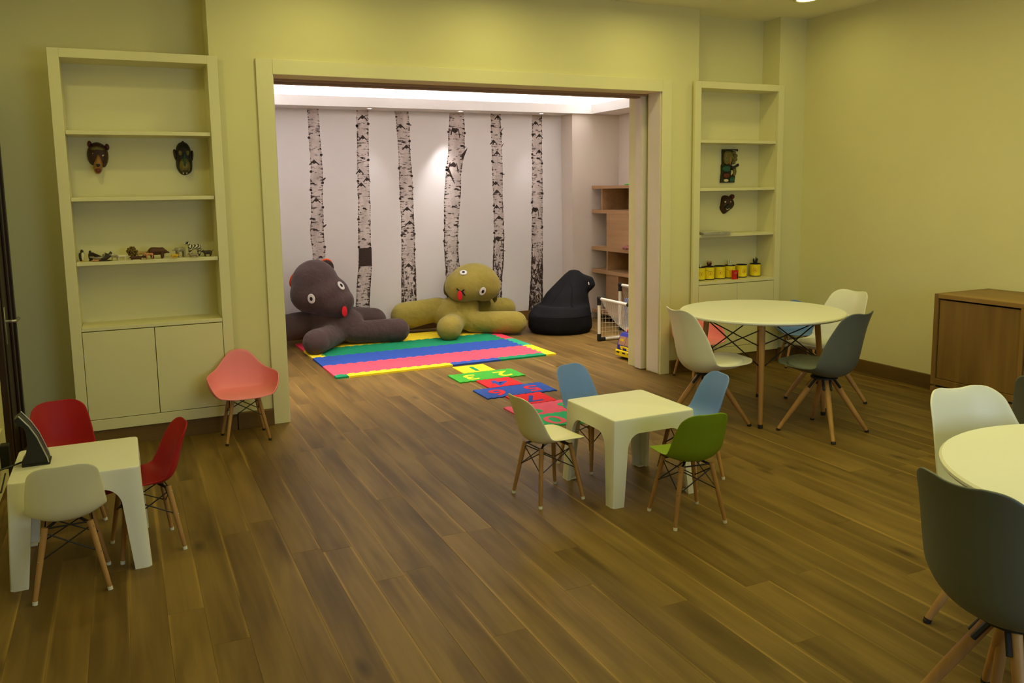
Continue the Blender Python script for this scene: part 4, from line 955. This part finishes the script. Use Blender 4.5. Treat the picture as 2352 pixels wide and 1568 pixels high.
for e in ([(1815, 350), (1860, 320), (1905, 360), (1890, 420), (1840, 430)], [(1945, 360), (1990, 320), (2035, 350), (2015, 430), (1965, 420)]):
    mb = MB(); dome(mb, smooth_outline(M(e)), M([(sum(a for a, b in e)/5, sum(b for a, b in e)/5)])[0], .014, -.042, 3); mb.build('eye_patch', MOL, t, True)
mb = MB(); dome(mb, smooth_outline(M([(1905, 390), (1925, 370), (1945, 390), (1950, 590), (1925, 620), (1900, 590)])), M([(1925, 500)])[0], .02, -.056, 3); mb.build('nose_ridge', MGR, t, True)
mb = MB(); dome(mb, smooth_outline(M([(1870, 660), (1925, 672), (1985, 660), (1980, 680), (1925, 690), (1875, 680)])), M([(1925, 675)])[0], .008, -.06, 3); mb.build('mouth', MDK, t, True)
for u in (1890, 1955):
    mb = MB(); dome(mb, smooth_outline(M([(u-14, 695), (u+14, 695), (u+10, 725), (u-10, 725)])), M([(u, 710)])[0], .01, -.045, 3); mb.build('tooth', MWH, t, True)
Yb = 6.028
t = mask_obj('small dark brown bear mask on the right bookcase back, below the carving', 4.985, Yb, 1.44)
M = mapper(4.903-4.985, 1.536-1.44, .00068, .000485, 490, 980)
mb = MB(); dome(mb, smooth_outline(M([(515, 1100), (525, 1020), (580, 995), (650, 1020), (710, 1080), (735, 1170), (700, 1250), (620, 1310), (562, 1362), (520, 1300), (490, 1230), (505, 1180)])), M([(590, 1150)])[0], .05, 0); mb.build('face', MBR, t, True)
mb = MB(); dome(mb, smooth_outline(M([(650, 1020), (690, 980), (735, 990), (742, 1040), (715, 1085), (680, 1060)])), M([(700, 1030)])[0], .018, 0, 3); mb.build('ear', MRD, t, True)
mb = MB(); dome(mb, smooth_outline(M([(530, 1190), (570, 1150), (620, 1180), (630, 1240), (600, 1275), (545, 1270), (520, 1240)])), M([(570, 1210)])[0], .03, -.04); mb.build('muzzle', MDK, t, True)
for u, v in ((535, 1122), (620, 1122)):
    mb = MB(); mb.ell((M([(u, v)])[0][0], -.046, M([(u, v)])[0][1]), (.009, .006, .0085), 10, 6); mb.build('eye', MWH, t, True)
mw = MB(); mw.tube([(p[0], -.071, p[1]) for p in M([(522, 1245), (540, 1268), (568, 1245), (595, 1272), (625, 1240)])], .0022, 5); mw.build('mouth_line', MWH, t)
t = thing('carved_plaque', 'carved wooden plaque with red panel and branch on the right bookcase back', 'carving', (5.0, Yb, 1.787))
M = mapper(4.899-5.0, 1.935-1.787, .000642, .000503, 495, 185)
MB().prism(M([(522, 185), (790, 180), (798, 218), (760, 200), (700, 195), (690, 420), (690, 470), (660, 560), (700, 520), (765, 512), (740, 775), (497, 775), (515, 600), (512, 470), (525, 440)]), 0, -.02, lambda u, v, h: (u, h, v)).build('backboard', MDK, t, bevel=.002)
def relief(name, pts, d, m, y=-.02):
    p = M(pts); c = (sum(a for a, b in p)/len(p), sum(b for a, b in p)/len(p)); mb = MB(); dome(mb, smooth_outline(p), c, d, y, 3, .6); return mb.build(name, m, t, True)
relief('bird_body', [(525, 230), (590, 205), (680, 230), (690, 330), (650, 460), (530, 460)], .03, MOL)
relief('bird_wing', [(600, 320), (625, 320), (625, 460), (605, 460)], .014, MTN, -.045)
relief('band', [(515, 470), (650, 470), (660, 590), (515, 590)], .02, MGR)
relief('red_panel', [(535, 600), (640, 600), (640, 690), (535, 690)], .016, MRD)
relief('ivory_panel', [(545, 710), (630, 710), (625, 760), (545, 760)], .01, MWH)
relief('green_panel', [(650, 670), (735, 670), (730, 765), (640, 765)], .014, MGR)
relief('trunk', [(690, 520), (760, 515), (750, 660), (700, 660)], .018, MOL)
relief('horn', [(668, 550), (692, 550), (690, 620), (665, 660)], .012, MWH, -.021)
MB().prism(M([(660, 520), (690, 480), (740, 480), (800, 435), (803, 480), (745, 510), (690, 530)]), -.004, -.03, lambda u, v, h: (u, h, v)).build('branch', MDK, t, bevel=.003)
for u, v, r in ((725, 240, 34), (750, 298, 40), (745, 358, 42), (720, 415, 34), (695, 330, 34)):
    mb = MB(); c = M([(u, v)])[0]; mb.ell((c[0], -.014, c[1]), (r*.00064, .016, r*.0005), 12, 7); mb.build('leaf_cluster', MOL, t, True)

# ------------------------------------------------------------------ toy animals on the shelf
ZS = SH[0]
def stripes(name, c0, c1):
    m = mat(name, c0, .5); nt = m.node_tree; w = nt.nodes.new('ShaderNodeTexWave'); w.inputs['Scale'].default_value = 30; w.inputs['Distortion'].default_value = 3; w.bands_direction = 'DIAGONAL'
    tc = nt.nodes.new('ShaderNodeTexCoord'); nt.links.new(tc.outputs['Object'], w.inputs['Vector']); r = nt.nodes.new('ShaderNodeValToRGB'); r.color_ramp.elements[0].position = .35; r.color_ramp.elements[1].position = .5
    r.color_ramp.elements[0].color = c1+(1,); r.color_ramp.elements[1].color = tuple(c0)+(1,); nt.links.new(w.outputs[0], r.inputs[0]); nt.links.new(r.outputs[0], nt.nodes['Principled BSDF'].inputs['Base Color']); return m
TAN = mat('toy_tan', lin((176, 146, 92)), .6, .2, 90); TDK = mat('toy_dark', lin((58, 48, 44)), .6, .2, 90); TBR = mat('toy_brown', lin((82, 50, 34)), .6, .2, 90); TGY = mat('toy_grey', lin((150, 140, 120)), .6, .25, 120)
TWH = mat('toy_white', lin((214, 206, 178)), .6, .08, 60); TPK = mat('toy_pink', lin((206, 140, 104)), .6, .1, 60); ZEB = stripes('toy_zebra', lin((206, 200, 180)), (.02, .018, .014)); TGD = mat('toy_gold', lin((220, 176, 44)), .5, .1, 60)
def quad(label, name, x, y, L, H, m, face=1, rz=0, neck=.25, up=.25, head=.13, tail='down', fat=.17, ears=1, mane=None, snout=.9):
    """small four-legged figure, body along x, facing +x for face=1"""
    t = thing(name, label, 'toy animal', (x, y, ZS), rz+(0 if face == 1 else PI), 'toy animals on the bookcase shelf'); mb = MB(); f = fat*L; zb = H-f*.95
    mb.caps((-.3*L, 0, zb), (.25*L, 0, zb*.98), f, f*.92, 10)
    for sx in (-.33, .27):
        for s in (1, -1):
            mb.tube([(sx*L, s*f*.55, zb), (sx*L-(.04*L if sx < 0 else -.01*L), s*f*.6, zb*.5), (sx*L+.01*L, s*f*.6, .006), (sx*L+.05*L, s*f*.6, .002)], [f*.6, f*.44, f*.36, f*.3], 7)
    hx, hz = .33*L+neck*L, zb+up*L
    mb.caps((.27*L, 0, zb+f*.3), (hx, 0, hz), f*.62, f*.45, 9)
    mb.ell((hx+.02*L, 0, hz), (head*L, head*L*.75, head*L*.8), 12, 8); mb.caps((hx+.05*L, 0, hz-.02*L), (hx+head*L*(1+snout), 0, hz-.06*L), head*L*.5, head*L*.36, 8)
    if ears:
        for s in (1, -1): mb.ell((hx-.02*L, s*head*L*.55, hz+head*L*.8), (head*L*.25, head*L*.25, head*L*.5), 8, 6)
    if tail == 'down': mb.tube([(-.44*L, 0, zb+f*.4), (-.53*L, 0, zb*.8), (-.54*L, 0, zb*.45)], [.03*L, .025*L, .02*L], 6)
    elif tail == 'up': mb.tube([(-.42*L, 0, zb+f*.4), (-.55*L, 0, zb+.1*L), (-.68*L, 0, zb+.26*L), (-.75*L, 0, zb+.27*L)], [.045*L, .04*L, .04*L, .03*L], 6)
    o = blob('body', mb, m, max(.0016, L*.021), 2, t, .0)
    ey = MB()
    for s in (1, -1): ey.ell((hx+head*L*.55, s*head*L*.6, hz+head*L*.2), (.0016, .0016, .0016), 6, 4)
    ey.build('eye_pair', BLKF, t)
    if mane:
        mm = MB(); mm.ell((hx-.08*L, 0, hz-.02*L), (head*L*1.2, head*L*1.3, head*L*1.35), 12, 9); mm.build('mane', mane, t, True)
    return t
def bird(label, name, x, y, H, m, belly, rz, lean=0):
    t = thing(name, label, 'toy animal', (x, y, ZS), rz, 'toy animals on the bookcase shelf'); mb = MB()
    mb.ell((0, 0, H*.42), (H*.2, H*.21, H*.42), 14, 10); mb.ell((H*.04+lean, 0, H*.85), (H*.13, H*.12, H*.14), 12, 8); mb.caps((H*.1+lean, 0, H*.86), (H*.27+lean, 0, H*.82), H*.05, H*.02, 7); mb.ell((-H*.16, 0, H*.1), (H*.14, H*.1, H*.06), 8, 6)
    blob('body', mb, m, .0022, 2, t, .002)
    b = MB(); b.ell((H*.085, 0, H*.42), (H*.13, H*.16, H*.36), 12, 9); b.build('belly', belly, t, True)
    for s in (1, -1): w = MB(); w.ell((-H*.02, s*H*.2, H*.45), (H*.09, H*.035, H*.28), 8, 7); w.build('wing', m, t, True)
    f = MB()
    f.ell((H*.08, 0, .003), (H*.17, H*.16, .0032), 10, 5); f.build('base', TGD if belly is TWH else TBR, t); return t
bird('white bellied toy penguin at the left end of the toy animals', 'toy_penguin', -.236, 5.86, .078, TDK, TWH, -.9)
bird('all dark toy penguin, second of the toy animals from the left', 'toy_penguin', -.188, 5.90, .068, TDK, TDK, -2.2)
def gull(label, x, y):
    t = thing('toy_gull', label, 'toy animal', (x, y, ZS), 0, 'toy animals on the bookcase shelf'); mb = MB()
    mb.ell((0, 0, .022), (.032, .014, .012), 12, 8); mb.ell((.034, 0, .036), (.011, .009, .01), 10, 7); mb.caps((.04, 0, .036), (.054, 0, .033), .004, .0015, 6); mb.tube([(-.02, 0, .024), (-.05, 0, .03)], [.008, .004], 6)
    blob('body', mb, TGY, .0022, 2, t, .004)
    for s in (1, -1): w = MB(); w.add([(.018, s*.01, .03), (-.02, s*.01, .03), (-.045, s*.03, .052), (-.03, s*.034, .054), (.018, s*.01, .033), (-.02, s*.01, .033), (-.045, s*.03, .055), (-.03, s*.034, .057)], [(0, 1, 2, 3), (4, 7, 6, 5), (0, 4, 5, 1), (1, 5, 6, 2), (2, 6, 7, 3), (3, 7, 4, 0)]); w.build('wing', TDK, t)
    b = MB(); b.ell((0, 0, .006), (.04, .02, .0065), 12, 6); b.build('base', TPK, t)
gull('grey toy gull on an orange base, third of the toy animals', -.145, 5.83)
def orca(label, x, y):
    t = thing('toy_orca', label, 'toy animal', (x, y, ZS), .2, 'toy animals on the bookcase shelf'); mb = MB()
    mb.tube([(-.042, 0, .008), (-.03, 0, .012), (-.008, 0, .02), (.012, 0, .036), (.02, 0, .052), (.017, 0, .061)], [.003, .008, .012, .012, .009, .003], 10); mb.add([(-.008, -.002, .03), (.01, -.002, .044), (-.018, -.002, .056), (-.008, .002, .03), (.01, .002, .044), (-.018, .002, .056)], [(0, 1, 2), (3, 5, 4), (0, 3, 4, 1), (1, 4, 5, 2), (2, 5, 3, 0)])
    mb.ell((-.045, 0, .008), (.009, .016, .003), 8, 6)
    blob('body', mb, TDK, .002, 2, t, .0); b = MB(); b.ell((.023, 0, .036), (.006, .008, .014), 10, 7); b.build('belly', TWH, t, True)
    b = MB(); b.ell((-.01, 0, .004), (.036, .014, .0045), 12, 6); b.build('base', TDK, t)
orca('black and white leaping toy orca beside the grey gull', -.09, 5.82)
quad('small grey toy wolf cub left of the white toy dog', 'toy_wolf', -.052, 5.815, .045, .036, TGY, -1, 0, .18, .22, .17)
quad('white toy dog with raised dark tail, before the bushy toy', 'toy_dog', -.008, 5.83, .062, .036, TWH, 1, 0, .12, .0, .15, 'up')
quad('low brown toy lioness lying long, beneath the bushy toy', 'toy_lioness', .075, 5.81, .085, .026, TBR, 1, 0, .16, .04, .13, 'down', .13)
t = thing('toy_bush', 'fuzzy olive toy bush standing among the toy animals', 'toy', (.052, 5.90, ZS), 0, 'toy animals on the bookcase shelf'); rr = random.Random(5); mb = MB()
for k in range(150): a = rr.uniform(0, 2*PI); r = rr.uniform(.012, .034); z_ = rr.uniform(.012, .078); r *= math.sin(PI*min(1, max(.12, (z_-.0)/.09))); mb.ell((r*math.cos(a), r*math.sin(a)*.8, z_), (.005, .0045, .006), 6, 4)
mb.build('leaves', mat('bush_olive', lin((122, 100, 48)), .9, .3, 120), t, True); mb = MB(); mb.tube([(0, 0, 0), (0, 0, .04)], [.008, .006], 7); mb.build('stem', TBR, t)
quad('pale toy hyena with dark muzzle right of the bushy toy', 'toy_hyena', .112, 5.88, .07, .05, TAN, 1, 0, .2, .1, .15)
quad('small pinkish toy calf before the brown bear', 'toy_calf', .150, 5.80, .05, .042, TPK, -1, 0, .16, .05, .17)
quad('dark brown toy bear with its head lowered, largest bear of the shelf', 'toy_bear', .203, 5.855, .098, .074, TBR, 1, -.1, .1, -.05, .16, '', .27, 1, None, .55)
quad('yellow toy chick-like animal with raised black tail, before the brown goat', 'toy_fowl', .302, 5.80, .04, .028, TGD, 1, 0, .1, .05, .16, 'up', .26)
quad('brown and grey toy goat looking down left, left of the zebra', 'toy_goat', .340, 5.86, .072, .068, TGY, -1, .5, .12, .02, .14, 'down', .22)
quad('striped toy zebra, tallest of the toy animals', 'toy_zebra', .428, 5.89, .092, .082, ZEB, -1, .35, .12, .3, .12, 'down', .2, 1, None, 1.1)
quad('small grey toy mongoose before the zebra', 'toy_mongoose', .418, 5.80, .06, .026, TGY, -1, 0, .12, .16, .12, 'down', .17)
quad('dark toy baboon at the right end of the toy animals', 'toy_baboon', .505, 5.825, .055, .042, TDK, -1, 0, .14, .12, .16, 'up', .24)

# ------------------------------------------------------------------ yellow cans, pens, box and folder on the right bookcase
CY_ = mat('can_yellow', lin((246, 220, 24)), .45, .03); CR_ = mat('can_print', lin((200, 110, 20)), .6)
ZC = .78; cansx = (4.640, 4.742, 4.862, 4.978, 5.112, 5.272)
cl = ['yellow can at the left end of the row, partly behind the bookcase frame', 'yellow can holding dark red pencils', 'empty yellow can between the pencil can and the white pen can', 'yellow can holding white pens, behind the little red box',
      'empty yellow can right of the red box', 'yellow can holding dark brushes, right end of the row']
logo_rot = (.3, .25, .1, .35, .5, -.05)
for i, x in enumerate(cansx):
    t = thing('pencil_can', cl[i], 'can', (x, 5.955, ZC), 0, 'yellow cans on the right bookcase'); r = .048; H = .118
    m_ = MB(); n = 28; rs = []
    for rr_, z in ((r, .006), (r, H-.006), (r-.003, H-.006), (r-.003, .01)): rs.append([(rr_*math.cos(2*PI*k/n), rr_*math.sin(2*PI*k/n), z) for k in range(n)])
    m_.rings(rs, True, False); m_.rings([rs[0], rs[0]], True, True); m_.build('can_wall', CY_, t, smooth=False, auto=40)
    for z in (.004, H-.003):
        q_ = MB(); q_.rings([[((r+a)*math.cos(2*PI*k/n), (r+a)*math.sin(2*PI*k/n), z+b) for k in range(n)] for a, b in ((.0, -.004), (.002, -.002), (.002, .002), (0, .004), (-.004, .004), (-.004, -.004))], True, False); q_.build('rim', BLACKP, t, auto=40)
    g_ = MB(); a0 = -PI/2-.68+logo_rot[i]
    def on(u, v, k=.0008): a = a0+u/r; return ((r+k)*math.cos(a), (r+k)*math.sin(a), .058+v)
    for k in range(24):
        A, B_ = 2*PI*k/24, 2*PI*(k+1)/24
        g_.add([on(.019*math.cos(A), .019*math.sin(A)), on(.019*math.cos(B_), .019*math.sin(B_)), on(.0168*math.cos(B_), .0168*math.sin(B_)), on(.0168*math.cos(A), .0168*math.sin(A))], [(0, 1, 2, 3)])
    for dx, dz, w_, h_ in ((0, .006, .006, .0016), (.003, .002, .0016, .005), (0, -.001, .005, .0016), (.003, -.005, .0016, .005), (0, -.008, .006, .0016)):
        g_.add([on(dx-w_, dz-h_), on(dx+w_, dz-h_), on(dx+w_, dz+h_), on(dx-w_, dz+h_)], [(0, 1, 2, 3)])
    g_.build('emblem', CR_, t)
    if i in (1, 3):
        g_ = MB()
        for k in range(14):
            u0, u1 = -.055+.075*k/14, -.055+.075*(k+1)/14; f = lambda u: .024-.012*(u+.05)/.06+(.004 if i == 1 else -.012*(u+.05)/.06)
            g_.add([on(u0, f(u0)-.0012), on(u1, f(u1)-.0012), on(u1, f(u1)+.0012), on(u0, f(u0)+.0012)], [(0, 1, 2, 3)])
        g_.build('squiggle_print', TDK if i == 1 else CR_, t)
rq = random.Random(9)
PENR = mat('pencil_red', lin((84, 26, 26)), .5); PENW = mat('pen_white', lin((210, 206, 190)), .45); PEND = mat('brush_dark', lin((40, 40, 34)), .6); WOODT = mat('pencil_tip', lin((190, 140, 90)), .6)
def pen(i, k, m, tip, L, r, lab, nm, cat):
    x = cansx[i]; a = 2*PI*k/8+rq.uniform(-.3, .3); d = .03*rq.uniform(.5, 1)
    p0 = Vector((x-.012*math.cos(a), 5.955-.012*math.sin(a), ZC+.011)); p1 = Vector((x+d*math.cos(a), 5.955+d*math.sin(a), ZC+L))
    o = MB().tube([p0, p0+(p1-p0)*.9], r, 6).build(nm, m); tag(o, lab, cat, cat+' bunch in a yellow can')
    MB().tube([p0+(p1-p0)*.9, p1], [r, r*.3], 6).build('tip', tip, o)
for k in range(8): pen(1, k, PENR, WOODT, rq.uniform(.155, .175), .0042, 'dark red pencil standing in the second yellow can', 'pencil', 'pencil')
for k in range(5): pen(3, k, PENW, PEND if k == 2 else PENW, rq.uniform(.145, .175), .007, 'white pen standing in the can behind the red box', 'marker_pen', 'pen')
for k in range(7): pen(5, k, PEND, PENR if k == 3 else PEND, rq.uniform(.155, .18), .006, 'dark brush standing in the rightmost yellow can', 'paint_brush', 'brush')
for k in range(2): pen(0, k*3+1, PENW, PENW, rq.uniform(.14, .155), .009, 'thick white stick standing in the leftmost yellow can', 'glue_stick', 'stick')
t = thing('card_box', 'tiny red box standing before the white pen can', 'box', (4.945, 5.845, ZC), .1); MB().box(-.03, .03, -.012, .012, 0, .082).build('carton', TRED, t, bevel=.002); MB().box(-.018, .006, -.0135, -.012, .048, .066).build('print_panel', PK, t); MB().box(.012, .024, -.0135, -.012, .01, .05).build('print_panel', BLACKP, t)
t = thing('paper_stack', 'thin stack of clear folders sticking out over a right bookcase shelf', 'folders', (4.505, 5.76, SH[0]), 0)
FOL = mat('folder_plastic', lin((190, 184, 172)), .25, .1, 40)
for k in range(5): o = MB().box(.012+rq.uniform(0, .012), .325+rq.uniform(-.012, .01), rq.uniform(0, .012), .22, .0005+k*.005, .004+k*.005).build('folder', FOL, t)
